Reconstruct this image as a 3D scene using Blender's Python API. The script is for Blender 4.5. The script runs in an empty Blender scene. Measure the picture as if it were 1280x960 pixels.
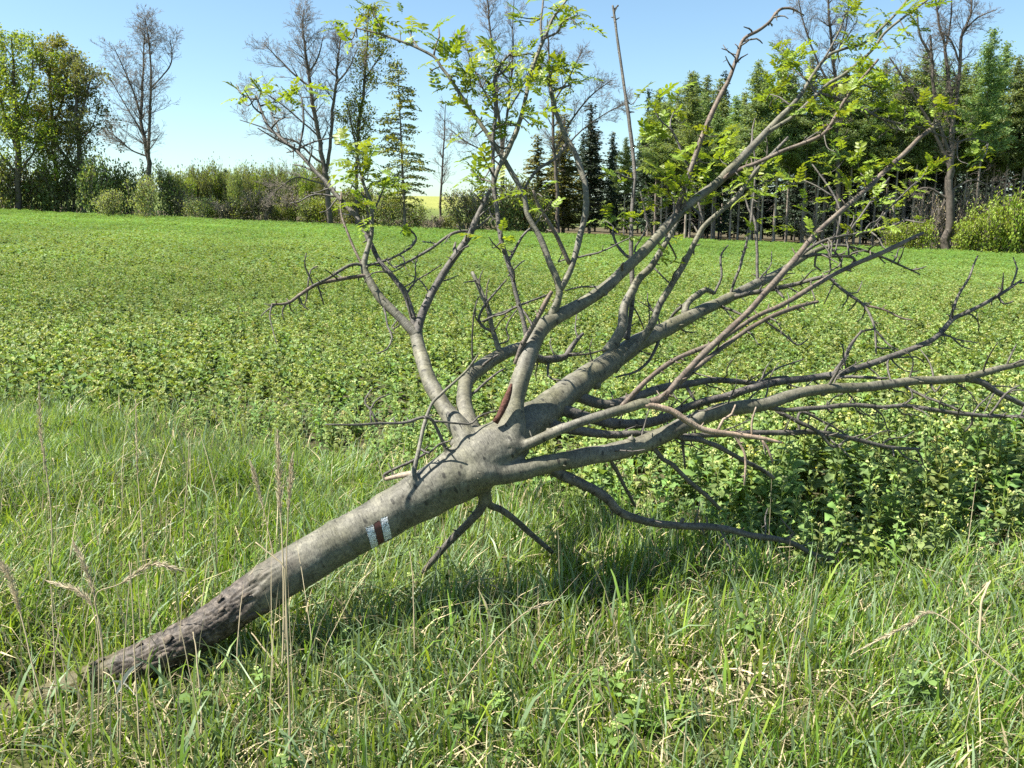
import bpy, math, random
import numpy as np
from mathutils import Vector, Matrix, Quaternion
from mathutils.bvhtree import BVHTree

# ---------------------------------------------------------------- camera, sky, sun, exposure
scene = bpy.context.scene
COL = scene.collection
F_PX, CX, CY, PITCH, EYE = 1050.0, 640.0, 480.0, math.radians(11.05), 1.6
cam_data = bpy.data.cameras.new("camera")
cam_data.sensor_width = 36.0
cam_data.lens = 36.0 * F_PX / 1280.0
cam_data.clip_start, cam_data.clip_end = 0.05, 3000.0
cam = bpy.data.objects.new("camera", cam_data)
COL.objects.link(cam)
cam.location = (0, 0, EYE)
cam.rotation_euler = (math.pi / 2 - PITCH, 0, 0)
scene.camera = cam

SUN_EL, SUN_ROT = math.radians(56), math.radians(262)
world = bpy.data.worlds.new("World")
scene.world = world
world.use_nodes = True
wn = world.node_tree
bg = wn.nodes["Background"]
sky = wn.nodes.new("ShaderNodeTexSky")
sky.sky_type = 'NISHITA'
sky.sun_disc = False
sky.sun_elevation, sky.sun_rotation = SUN_EL, SUN_ROT
sky.altitude, sky.air_density, sky.dust_density, sky.ozone_density = 400, 1.0, 0.9, 1.0
wtint = wn.nodes.new('ShaderNodeMix'); wtint.data_type = 'RGBA'; wtint.blend_type = 'MULTIPLY'; wtint.inputs[0].default_value = 1.0; wtint.inputs[7].default_value = (0.90, 1.03, 1.03, 1)
wn.links.new(sky.outputs[0], wtint.inputs[6]); wn.links.new(wtint.outputs[2], bg.inputs[0])
bg.inputs[1].default_value = 0.064
sun_dir = Vector((math.sin(SUN_ROT) * math.cos(SUN_EL), math.cos(SUN_ROT) * math.cos(SUN_EL), math.sin(SUN_EL)))
sd = bpy.data.lights.new("sun", 'SUN')
sd.energy, sd.angle, sd.color = 5.0, math.radians(0.53), (1.0, 0.95, 0.86)
sun = bpy.data.objects.new("sun", sd)
COL.objects.link(sun)
sun.rotation_euler = sun_dir.to_track_quat('Z', 'Y').to_euler()
vs = scene.view_settings
vs.view_transform, vs.look, vs.exposure, vs.gamma = 'Standard', 'None', 1.62, 1.0
scene.render.engine = 'CYCLES'
scene.cycles.max_bounces = 6
scene.cycles.diffuse_bounces = 3
scene.cycles.transparent_max_bounces = 4
scene.cycles.use_denoising = False

CP, SP = math.cos(PITCH), math.sin(PITCH)
def ray(px, py):
    u, t = (px - CX) / F_PX, (CY - py) / F_PX
    return np.array([u, CP + t * SP, -SP + t * CP])
def unproj(px, py, depth):
    return np.array([0, 0, EYE]) + ray(px, py) * depth
def at_y(px, py, D):
    r = ray(px, py)
    return np.array([0, 0, EYE]) + r * (D / r[1])
def project(p):
    y, z = p[1], p[2] - EYE
    d = y * CP - z * SP
    return CX + F_PX * p[0] / d, CY - F_PX * (y * SP + z * CP) / d, d

def sstep(a, b, x):
    t = np.clip((np.asarray(x, float) - a) / (b - a), 0, 1)
    return t * t * (3 - 2 * t)
def vnoise(x, y, f, seed=0):
    r = np.random.RandomState(seed)
    ph = r.rand(8) * 6.283; an = r.rand(8) * 6.283; fr = f * (0.6 + r.rand(8) * 1.3)
    s = 0
    for k in range(8):
        s = s + np.sin(fr[k] * (x * math.cos(an[k]) + y * math.sin(an[k])) + ph[k])
    return s / 4.0
def ground_h(x, y):
    x = np.asarray(x, float); y = np.asarray(y, float)
    near = 1 - sstep(6, 14, y)
    h = 0.004 * np.clip(y, 0, 120) - 0.042 * np.clip(x, -150, 150) * sstep(3, 30, y) * (1 - 0.6 * sstep(150, 300, y))
    h = h + 0.025 * vnoise(x, y, 1.6, 3) * near
    pit = np.exp(-(((x + 1.80) / 0.24) ** 2 + ((y - 2.72) / 0.19) ** 2))
    h = h - 0.17 * pit
    h = h + 11.5 * sstep(170, 420, y) - 14 * sstep(450, 900, y)
    return h
def on_ground(px, py):
    r = ray(px, py)
    t = EYE / -r[2]
    for _ in range(12):
        p = np.array([0, 0, EYE]) + r * t
        t = (EYE - float(ground_h(p[0], p[1]))) / -r[2]
    return np.array([0, 0, EYE]) + r * t

# ---------------------------------------------------------------- helpers
def build_mesh(name, V, faces, col=None, smooth=False, vec=None):
    V = np.asarray(V, np.float32).reshape(-1, 3)
    me = bpy.data.meshes.new(name)
    me.vertices.add(len(V)); me.vertices.foreach_set("co", V.ravel())
    idx, tot = [], []
    for Fa in faces:
        Fa = np.asarray(Fa, np.int32)
        if Fa.size == 0: continue
        idx.append(Fa.ravel()); tot.append(np.full(len(Fa), Fa.shape[1], np.int32))
    idx = np.concatenate(idx); tot = np.concatenate(tot)
    st = np.concatenate([[0], np.cumsum(tot)[:-1]]).astype(np.int32)
    me.loops.add(len(idx)); me.loops.foreach_set("vertex_index", idx)
    me.polygons.add(len(tot)); me.polygons.foreach_set("loop_start", st)
    try: me.polygons.foreach_set("loop_total", tot)
    except Exception: pass
    me.update(calc_edges=True)
    if smooth:
        me.polygons.foreach_set("use_smooth", np.ones(len(tot), bool))
    if col is not None:
        a = me.attributes.new("tint", 'FLOAT_COLOR', 'POINT')
        c = np.ones((len(V), 4), np.float32); c[:, :3] = col
        a.data.foreach_set("color", c.ravel())
    if vec is not None:
        a = me.attributes.new("bark_co", 'FLOAT_VECTOR', 'POINT')
        a.data.foreach_set("vector", np.asarray(vec, np.float32).ravel())
    return me
def obj(name, me, mat=None, parent=None, **props):
    o = bpy.data.objects.new(name, me)
    COL.objects.link(o)
    if mat is not None and len(me.materials) == 0: me.materials.append(mat)
    if parent is not None: o.parent = parent
    for k, v in props.items(): o[k] = v
    return o
def empty(name, loc, rz=0.0, sc=1.0, **props):
    o = bpy.data.objects.new(name, None)
    COL.objects.link(o)
    o.location = loc; o.rotation_euler = (0, 0, rz)
    o.scale = (sc, sc, sc) if np.isscalar(sc) else sc
    o.empty_display_size = 0.2
    for k, v in props.items(): o[k] = v
    return o
def catmull(P, n):
    P = np.asarray(P, float)
    if len(P) == 2:
        t = np.linspace(0, 1, n)[:, None]; return P[0] * (1 - t) + P[1] * t
    Q = np.vstack([2 * P[0] - P[1], P, 2 * P[-1] - P[-2]])
    s = np.linspace(0, len(P) - 1 - 1e-9, n); i = s.astype(int); t = (s - i)[:, None]
    p0, p1, p2, p3 = Q[i], Q[i + 1], Q[i + 2], Q[i + 3]
    return 0.5 * (2 * p1 + (p2 - p0) * t + (2 * p0 - 5 * p1 + 4 * p2 - p3) * t ** 2 + (3 * p1 - p0 - 3 * p2 + p3) * t ** 3)
def tube(P, R, k=8, rough=0.0, rng=None, v0=0.0, flat_end=False):
    """one round tapering tube along P; returns verts, quads, tris, straightened coordinates"""
    P = np.asarray(P, float); n = len(P)
    T = np.gradient(P, axis=0); T /= np.linalg.norm(T, axis=1)[:, None] + 1e-12
    a = np.array([0, 0, 1.0]) if abs(T[0][2]) < 0.9 else np.array([1.0, 0, 0])
    N = np.cross(T[0], a); N /= np.linalg.norm(N)
    Ns = [N]
    for i in range(1, n):
        N = Ns[-1] - T[i] * np.dot(Ns[-1], T[i]); N /= np.linalg.norm(N) + 1e-12; Ns.append(N)
    Ns = np.array(Ns); Bs = np.cross(T, Ns)
    L = np.concatenate([[0], np.cumsum(np.linalg.norm(np.diff(P, axis=0), axis=1))]) + v0
    an = np.linspace(0, 2 * math.pi, k, endpoint=False)
    rr = np.asarray(R, float)[:, None] * np.ones((n, k))
    if rough and rng is not None:
        ph = rng.rand(4) * 6.28
        rr = rr * (1 + rough * (np.sin(L[:, None] * 38 + ph[0] + np.sin(an * 2)[None] * 1.5) * 0.5 + np.sin(an[None] * 2 + L[:, None] * 9 + ph[1]) * 0.6 + (rng.rand(n, k) - .5) * 0.9))
    c, s = np.cos(an)[None, :, None], np.sin(an)[None, :, None]
    V = P[:, None, :] + rr[:, :, None] * (Ns[:, None, :] * c + Bs[:, None, :] * s)
    C = np.stack([rr * np.cos(an)[None], rr * np.sin(an)[None], np.repeat(L[:, None], k, 1)], -1)
    i = np.arange(n - 1)[:, None] * k; j = np.arange(k)[None]; j2 = (j + 1) % k
    Q = np.stack([i + j, i + j2, i + k + j2, i + k + j], -1).reshape(-1, 4)
    V = V.reshape(-1, 3); C = C.reshape(-1, 3)
    tip = P[-1] + T[-1] * R[-1] * (0.1 if flat_end else 0.6)
    V = np.vstack([V, tip, P[0]]); C = np.vstack([C, [0, 0, L[-1]], [0, 0, L[0]]])
    e = (n - 1) * k; m = n * k; jj = np.arange(k)
    Tt = np.vstack([np.stack([e + jj, e + (jj + 1) % k, np.full(k, m)], -1), np.stack([(jj + 1) % k, jj, np.full(k, m + 1)], -1)])
    return V, Q, Tt, C
class MB:
    def __init__(s): s.V, s.Q, s.T, s.C, s.n, s.K = [], [], [], [], 0, []
    def add(s, V, Q=None, T=None, C=None, K=None):
        V = np.asarray(V, float)
        s.V.append(V)
        if Q is not None and len(Q): s.Q.append(np.asarray(Q) + s.n)
        if T is not None and len(T): s.T.append(np.asarray(T) + s.n)
        s.C.append(np.zeros((len(V), 3)) if C is None else C)
        if K is not None: s.K.append(np.broadcast_to(K, (len(V), 3)))
        s.n += len(V)
    def mesh(s, name, smooth=True, off=(0, 0, 0), col=False):
        fs = []
        if s.Q: fs.append(np.vstack(s.Q))
        if s.T: fs.append(np.vstack(s.T))
        return build_mesh(name, np.vstack(s.V) - np.asarray(off), fs, smooth=smooth, vec=np.vstack(s.C), col=np.vstack(s.K) if s.K else None)

# ---------------------------------------------------------------- materials
def new_mat(name):
    m = bpy.data.materials.new(name); m.use_nodes = True
    nt = m.node_tree; b = nt.nodes["Principled BSDF"]
    return m, nt, b, nt.nodes["Material Output"]
def nd(nt, t, **kw):
    n = nt.nodes.new(t)
    for k, v in kw.items():
        if k.startswith("i_"): n.inputs[k[2:].replace("_", " ")].default_value = v
        else: setattr(n, k, v)
    return n
def ramp(nt, fac, stops):
    r = nt.nodes.new("ShaderNodeValToRGB"); e = r.color_ramp.elements
    while len(e) < len(stops): e.new(0.5)
    for q, (p, c) in zip(e, stops):
        q.position = p; q.color = (c[0], c[1], c[2], 1) if len(c) == 3 else c
    nt.links.new(fac, r.inputs[0]); return r.outputs[0]
def mix(nt, fac, a, b, mode='MIX'):
    m = nt.nodes.new("ShaderNodeMix"); m.data_type = 'RGBA'; m.blend_type = mode
    for sock, v in ((m.inputs[0], fac), (m.inputs[6], a), (m.inputs[7], b)):
        if isinstance(v, (int, float)): sock.default_value = v
        elif isinstance(v, tuple): sock.default_value = (*v, 1)
        else: nt.links.new(v, sock)
    return m.outputs[2]
def leaf_mat(name, colour=None, trans=0.35, rough=0.5, vary=0.25, spec=0.3, tcol=(1.25, 1.15, 0.45)):
    """leaf tissue: tint attribute or fixed colour, some light passing through"""
    m, nt, b, out = new_mat(name)
    if colour is None:
        c = nd(nt, "ShaderNodeAttribute", attribute_name="tint").outputs["Color"]
    else:
        tn = nd(nt, "ShaderNodeAttribute", attribute_name="tint").outputs["Color"]
        c = mix(nt, 1.0, colour, tn, 'MULTIPLY')
        oi = nd(nt, "ShaderNodeObjectInfo")
        hs = nd(nt, "ShaderNodeHueSaturation")
        mr = nd(nt, "ShaderNodeMapRange"); mr.inputs[3].default_value = 0.5 - 0.012; mr.inputs[4].default_value = 0.5 + 0.018
        mv = nd(nt, "ShaderNodeMapRange"); mv.inputs[3].default_value = 1 - vary; mv.inputs[4].default_value = 1 + vary
        nt.links.new(oi.outputs["Random"], mr.inputs[0]); nt.links.new(oi.outputs["Random"], mv.inputs[0])
        nt.links.new(mr.outputs[0], hs.inputs["Hue"]); nt.links.new(mv.outputs[0], hs.inputs["Value"]); nt.links.new(c, hs.inputs["Color"])
        c = hs.outputs[0]
    nt.links.new(c, b.inputs["Base Color"]); b.inputs["Roughness"].default_value = rough
    b.inputs["Specular IOR Level"].default_value = spec
    tr = nd(nt, "ShaderNodeBsdfTranslucent")
    nt.links.new(mix(nt, 1.0, c, tcol, 'MULTIPLY'), tr.inputs[0])
    ms = nd(nt, "ShaderNodeMixShader"); ms.inputs[0].default_value = trans
    nt.links.new(b.outputs[0], ms.inputs[1]); nt.links.new(tr.outputs[0], ms.inputs[2]); nt.links.new(ms.outputs[0], out.inputs[0])
    return m
def bark_mat(name, dark, light, green, scale=1.0, bump=0.35, lent=True):
    m, nt, b, out = new_mat(name)
    co = nd(nt, "ShaderNodeAttribute", attribute_name="bark_co").outputs["Vector"]
    mp = nd(nt, "ShaderNodeMapping"); mp.inputs["Scale"].default_value = (14 * scale, 14 * scale, 9 * scale); nt.links.new(co, mp.inputs[0])
    n1 = nd(nt, "ShaderNodeTexNoise", i_Scale=1.0, i_Detail=6.0, i_Roughness=0.62); nt.links.new(mp.outputs[0], n1.inputs["Vector"])
    mp2 = nd(nt, "ShaderNodeMapping"); mp2.inputs["Scale"].default_value = (30 * scale, 30 * scale, 190 * scale); nt.links.new(co, mp2.inputs[0])
    n2 = nd(nt, "ShaderNodeTexNoise", i_Scale=1.0, i_Detail=3.0, i_Roughness=0.6); nt.links.new(mp2.outputs[0], n2.inputs["Vector"])
    geo = nd(nt, "ShaderNodeNewGeometry")
    n3 = nd(nt, "ShaderNodeTexNoise", i_Scale=3.2, i_Detail=4.0); nt.links.new(geo.outputs["Position"], n3.inputs["Vector"])
    c = ramp(nt, n1.outputs["Fac"], [(0.3, dark), (0.52, tuple((x + y) / 2 for x, y in zip(dark, light))), (0.72, light)])
    g = ramp(nt, n3.outputs["Fac"], [(0.42, (0, 0, 0)), (0.62, (1, 1, 1))])
    gm = nd(nt, "ShaderNodeMath", operation='MULTIPLY'); gm.inputs[1].default_value = 0.65; nt.links.new(g, gm.inputs[0])
    c = mix(nt, gm.outputs[0], c, green)
    if lent:
        l = ramp(nt, n2.outputs["Fac"], [(0.33, (1, 1, 1)), (0.41, (0, 0, 0))])
        lm = nd(nt, "ShaderNodeMath", operation='MULTIPLY'); lm.inputs[1].default_value = 0.7; nt.links.new(l, lm.inputs[0])
        c = mix(nt, lm.outputs[0], c, tuple(x * 0.4 for x in dark))
        l2 = ramp(nt, n2.outputs["Fac"], [(0.64, (0, 0, 0)), (0.74, (1, 1, 1))])
        lm2 = nd(nt, "ShaderNodeMath", operation='MULTIPLY'); lm2.inputs[1].default_value = 0.3; nt.links.new(l2, lm2.inputs[0])
        c = mix(nt, lm2.outputs[0], c, tuple(min(1, x * 1.35) for x in light))
    n4 = nd(nt, "ShaderNodeTexNoise", i_Scale=11.0, i_Detail=9.0, i_Roughness=0.75); nt.links.new(geo.outputs["Position"], n4.inputs["Vector"])
    c = mix(nt, 1.0, c, ramp(nt, n4.outputs["Fac"], [(0.33, (0.66, 0.66, 0.63)), (0.5, (1.0, 1.0, 1.0)), (0.66, (1.28, 1.26, 1.22))]), 'MULTIPLY')
    n5 = nd(nt, "ShaderNodeTexNoise", i_Scale=75.0, i_Detail=4.0, i_Roughness=0.7); nt.links.new(geo.outputs["Position"], n5.inputs["Vector"])
    c = mix(nt, 1.0, c, ramp(nt, n5.outputs["Fac"], [(0.3, (0.55, 0.55, 0.55)), (0.52, (1.0, 1.0, 1.0)), (0.7, (1.35, 1.35, 1.3))]), 'MULTIPLY')
    if lent:
        mp3 = nd(nt, "ShaderNodeMapping"); mp3.inputs["Scale"].default_value = (13, 13, 26); nt.links.new(co, mp3.inputs[0])
        dm = nd(nt, "ShaderNodeVectorMath", operation='MULTIPLY_ADD'); dm.inputs[1].default_value = (.35,) * 3; nt.links.new(n1.outputs["Color"], dm.inputs[0]); nt.links.new(mp3.outputs[0], dm.inputs[2])
        vo = nd(nt, "ShaderNodeTexVoronoi", i_Scale=1.0); nt.links.new(dm.outputs[0], vo.inputs["Vector"])
        sc_ = ramp(nt, vo.outputs["Distance"], [(0.13, (0.85, 0.85, 0.85)), (0.2, (0, 0, 0))])
        c = mix(nt, sc_, c, tuple(x * 0.3 for x in dark))
    n6 = nd(nt, "ShaderNodeTexNoise", i_Scale=24.0, i_Detail=5.0, i_Roughness=0.6); nt.links.new(geo.outputs["Position"], n6.inputs["Vector"])
    li = ramp(nt, n6.outputs["Fac"], [(0.60, (0, 0, 0)), (0.70, (0.32, 0.32, 0.32))])
    c = mix(nt, li, c, tuple(min(1, x * 1.55) for x in light))
    nt.links.new(c, b.inputs["Base Color"]); b.inputs["Roughness"].default_value = 0.62; b.inputs["Specular IOR Level"].default_value = 0.35
    ad = nd(nt, "ShaderNodeMath", operation='ADD'); nt.links.new(n1.outputs["Fac"], ad.inputs[0]); nt.links.new(n2.outputs["Fac"], ad.inputs[1])
    bp = nd(nt, "ShaderNodeBump", i_Strength=bump, i_Distance=0.006); nt.links.new(ad.outputs[0], bp.inputs["Height"]); nt.links.new(bp.outputs[0], b.inputs["Normal"])
    return m
def plain_mat(name, a, bcol, scale=4.0, rough=0.8, detail=5.0, obj_vary=0.0, bump=0.0):
    m, nt, b, out = new_mat(name)
    geo = nd(nt, "ShaderNodeNewGeometry")
    n = nd(nt, "ShaderNodeTexNoise", i_Scale=scale, i_Detail=detail, i_Roughness=0.65); nt.links.new(geo.outputs["Position"], n.inputs["Vector"])
    c = ramp(nt, n.outputs["Fac"], [(0.32, a), (0.7, bcol)])
    if obj_vary:
        oi = nd(nt, "ShaderNodeObjectInfo"); hs = nd(nt, "ShaderNodeHueSaturation")
        mv = nd(nt, "ShaderNodeMapRange"); mv.inputs[3].default_value = 1 - obj_vary; mv.inputs[4].default_value = 1 + obj_vary
        nt.links.new(oi.outputs["Random"], mv.inputs[0]); nt.links.new(mv.outputs[0], hs.inputs["Value"]); nt.links.new(c, hs.inputs["Color"]); c = hs.outputs[0]
    nt.links.new(c, b.inputs["Base Color"]); b.inputs["Roughness"].default_value = rough; b.inputs["Specular IOR Level"].default_value = 0.2
    if bump:
        bp = nd(nt, "ShaderNodeBump", i_Strength=bump, i_Distance=0.02); nt.links.new(n.outputs["Fac"], bp.inputs["Height"]); nt.links.new(bp.outputs[0], b.inputs["Normal"])
    return m
M = {}
M['bark'] = bark_mat('bark', (0.074, 0.069, 0.053), (0.19, 0.18, 0.143), (0.11, 0.105, 0.058))
M['bark_dead'] = bark_mat('bark_dead', (0.045, 0.040, 0.035), (0.155, 0.14, 0.122), (0.088, 0.08, 0.06), scale=1.6, bump=0.5)
M['bark_torn'] = bark_mat('bark_torn', (0.060, 0.046, 0.036), (0.21, 0.175, 0.135), (0.115, 0.08, 0.056), scale=1.3, bump=0.6)
M['wood_pale'] = bark_mat('wood_pale', (0.22, 0.178, 0.135), (0.40, 0.34, 0.265), (0.23, 0.155, 0.105), scale=1.6, bump=0.4, lent=False)
M['wood_orange'] = plain_mat('wood_orange', (0.42, 0.16, 0.05), (0.60, 0.33, 0.16), 90)
M['wound'] = plain_mat('wound', (0.05, 0.022, 0.016), (0.13, 0.06, 0.042), 70, bump=0.5)
M['leaf'] = leaf_mat('leaf', None, trans=0.42, rough=0.42)
M['crop'] = leaf_mat('crop', None, trans=0.36, rough=0.55, spec=0.18)
M['grass'] = leaf_mat('grass', None, trans=0.42, rough=0.42, spec=0.3)
M['straw'] = leaf_mat('straw', None, trans=0.15, rough=0.7, spec=0.2, tcol=(1, 0.95, 0.8))
M['trunk_far'] = plain_mat('trunk_far', (0.06, 0.05, 0.042), (0.14, 0.12, 0.10), 2.5, obj_vary=0.25)
M['pole_far'] = plain_mat('pole_far', (0.16, 0.13, 0.10), (0.34, 0.29, 0.24), 1.6, obj_vary=0.25)
M['twig_far'] = plain_mat('twig_far', (0.13, 0.108, 0.088), (0.21, 0.178, 0.148), 0.8, obj_vary=0.2)
M['twig_grey'] = plain_mat('twig_grey', (0.13, 0.11, 0.095), (0.24, 0.21, 0.185), 0.8)
M['fol_olive'] = leaf_mat('fol_olive', (0.21, 0.22, 0.05), trans=0.46)
M['fol_larch'] = leaf_mat('fol_larch', (0.215, 0.295, 0.115), trans=0.46, vary=0.22)
M['fol_spruce'] = leaf_mat('fol_spruce', (0.042, 0.066, 0.036), trans=0.12, vary=0.3)
M['fol_brownspruce'] = leaf_mat('fol_brownspruce', (0.19, 0.195, 0.07), trans=0.46)
M['fol_drab'] = leaf_mat('fol_drab', (0.16, 0.19, 0.07), trans=0.46)
M['fol_light'] = leaf_mat('fol_light', (0.30, 0.36, 0.15), trans=0.46)
M['fol_fresh'] = leaf_mat('fol_fresh', (0.23, 0.29, 0.04), trans=0.42)
M['fol_mid'] = leaf_mat('fol_mid', (0.20, 0.25, 0.085), trans=0.46)
M['fol_twiggy'] = leaf_mat('fol_twiggy', (0.27, 0.24, 0.13), trans=0.2)

# ground: soil under the crop, mossy thatch under the grass, yellow crop on the far rise
gm_, nt, b, out = new_mat('soil')
tn = nd(nt, "ShaderNodeAttribute", attribute_name="tint").outputs["Color"]
geo = nd(nt, "ShaderNodeNewGeometry")
n1 = nd(nt, "ShaderNodeTexNoise", i_Scale=9.0, i_Detail=8.0, i_Roughness=0.7); nt.links.new(geo.outputs["Position"], n1.inputs["Vector"])
n2 = nd(nt, "ShaderNodeTexNoise", i_Scale=0.35, i_Detail=5.0); nt.links.new(geo.outputs["Position"], n2.inputs["Vector"])
v1 = ramp(nt, n1.outputs["Fac"], [(0.3, (0.55, 0.55, 0.55)), (0.7, (1.45, 1.45, 1.45))])
v2 = ramp(nt, n2.outputs["Fac"], [(0.3, (0.85, 0.88, 0.8)), (0.7, (1.15, 1.1, 1.1))])
c = mix(nt, 1.0, mix(nt, 1.0, tn, v1, 'MULTIPLY'), v2, 'MULTIPLY')
nt.links.new(c, b.inputs["Base Color"]); b.inputs["Roughness"].default_value = 0.95; b.inputs["Specular IOR Level"].default_value = 0.1
bp = nd(nt, "ShaderNodeBump", i_Strength=0.8, i_Distance=0.03); nt.links.new(n1.outputs["Fac"], bp.inputs["Height"]); nt.links.new(bp.outputs[0], b.inputs["Normal"])
M['soil'] = gm_

# ---------------------------------------------------------------- ground sheet
EDGE_PX = [(-260, 505), (0, 528), (150, 548), (300, 585), (420, 612), (560, 642), (700, 680), (850, 705), (1000, 716), (1280, 724), (1700, 730)]
_e = np.array([on_ground(*p) for p in EDGE_PX])
def edge_y(x):
    x = np.asarray(x, float)
    return np.interp(x, _e[:, 0], _e[:, 1]) + 0.10 * vnoise(x, x * 0, 5.0, 11) + 0.05 * vnoise(x, x * 0, 17.0, 12)
FIELD_END = 88.0
def ground_col(x, y):
    soil = np.array([0.065, 0.06, 0.034]); thatch = np.array([0.075, 0.085, 0.032]); green = np.array([0.085, 0.125, 0.028])
    litter = np.array([0.075, 0.062, 0.035]); yellow = np.array([0.20, 0.215, 0.06]); meadow = np.array([0.10, 0.13, 0.035]); pit = np.array([0.045, 0.033, 0.024])
    k = sstep(-0.1, 0.1, y - edge_y(x))[:, None]
    c = thatch * (1 - k) + soil * k
    k = sstep(6, 16, y)[:, None]; c = c * (1 - k) + green * k
    k = sstep(FIELD_END, FIELD_END + 2, y)[:, None]; c = c * (1 - k) + litter * k
    k = sstep(180, 200, y)[:, None]; c = c * (1 - k) + meadow * k
    k = (sstep(260, 280, y) * sstep(-0.16, -0.14, x / np.maximum(y, 1)) * (1 - sstep(-0.03, -0.01, x / np.maximum(y, 1))))[:, None]; c = c * (1 - k) + yellow * k
    k = np.exp(-(((x + 1.80) / 0.28) ** 2 + ((y - 2.72) / 0.22) ** 2))[:, None] ** 0.7; c = c * (1 - k) + pit * k
    return c
ys = np.concatenate([np.linspace(-6, 0.8, 8), np.linspace(1, 9, 110), np.linspace(9.3, 30, 60), np.linspace(31, 200, 90), np.geomspace(205, 2500, 40)])
us = np.linspace(-1, 1, 111); us = np.sign(us) * np.abs(us) ** 1.5
X = us[None, :] * (6 + 1.1 * np.clip(ys, 0, None))[:, None]; Y = np.repeat(ys[:, None], len(us), 1)
V = np.stack([X, Y, ground_h(X, Y)], -1).reshape(-1, 3)
nr, nc = X.shape
i = np.arange(nr - 1)[:, None] * nc; j = np.arange(nc - 1)[None]
Q = np.stack([i + j, i + j + 1, i + nc + j + 1, i + nc + j], -1).reshape(-1, 4)
obj('ground', build_mesh('ground', V, [Q], col=ground_col(V[:, 0], V[:, 1]), smooth=True), M['soil'], kind='structure')

# ---------------------------------------------------------------- the fallen tree
rng = np.random.RandomState(7)
TRUNK = [(-60, 934, 46, 2.92), (-10, 907, 46, 2.92), (40, 885, 47, 2.92), (80, 867, 48, 2.92), (125, 848, 50, 2.92), (185, 824, 52, 2.94), (250, 790, 53, 2.99), (320, 742, 56, 3.05), (370, 709, 57, 3.1),
         (456, 660, 57, 3.2), (510, 629, 59, 3.25), (567, 598, 65, 3.3), (605, 572, 72, 3.35), (640, 545, 62, 3.4)]
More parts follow.
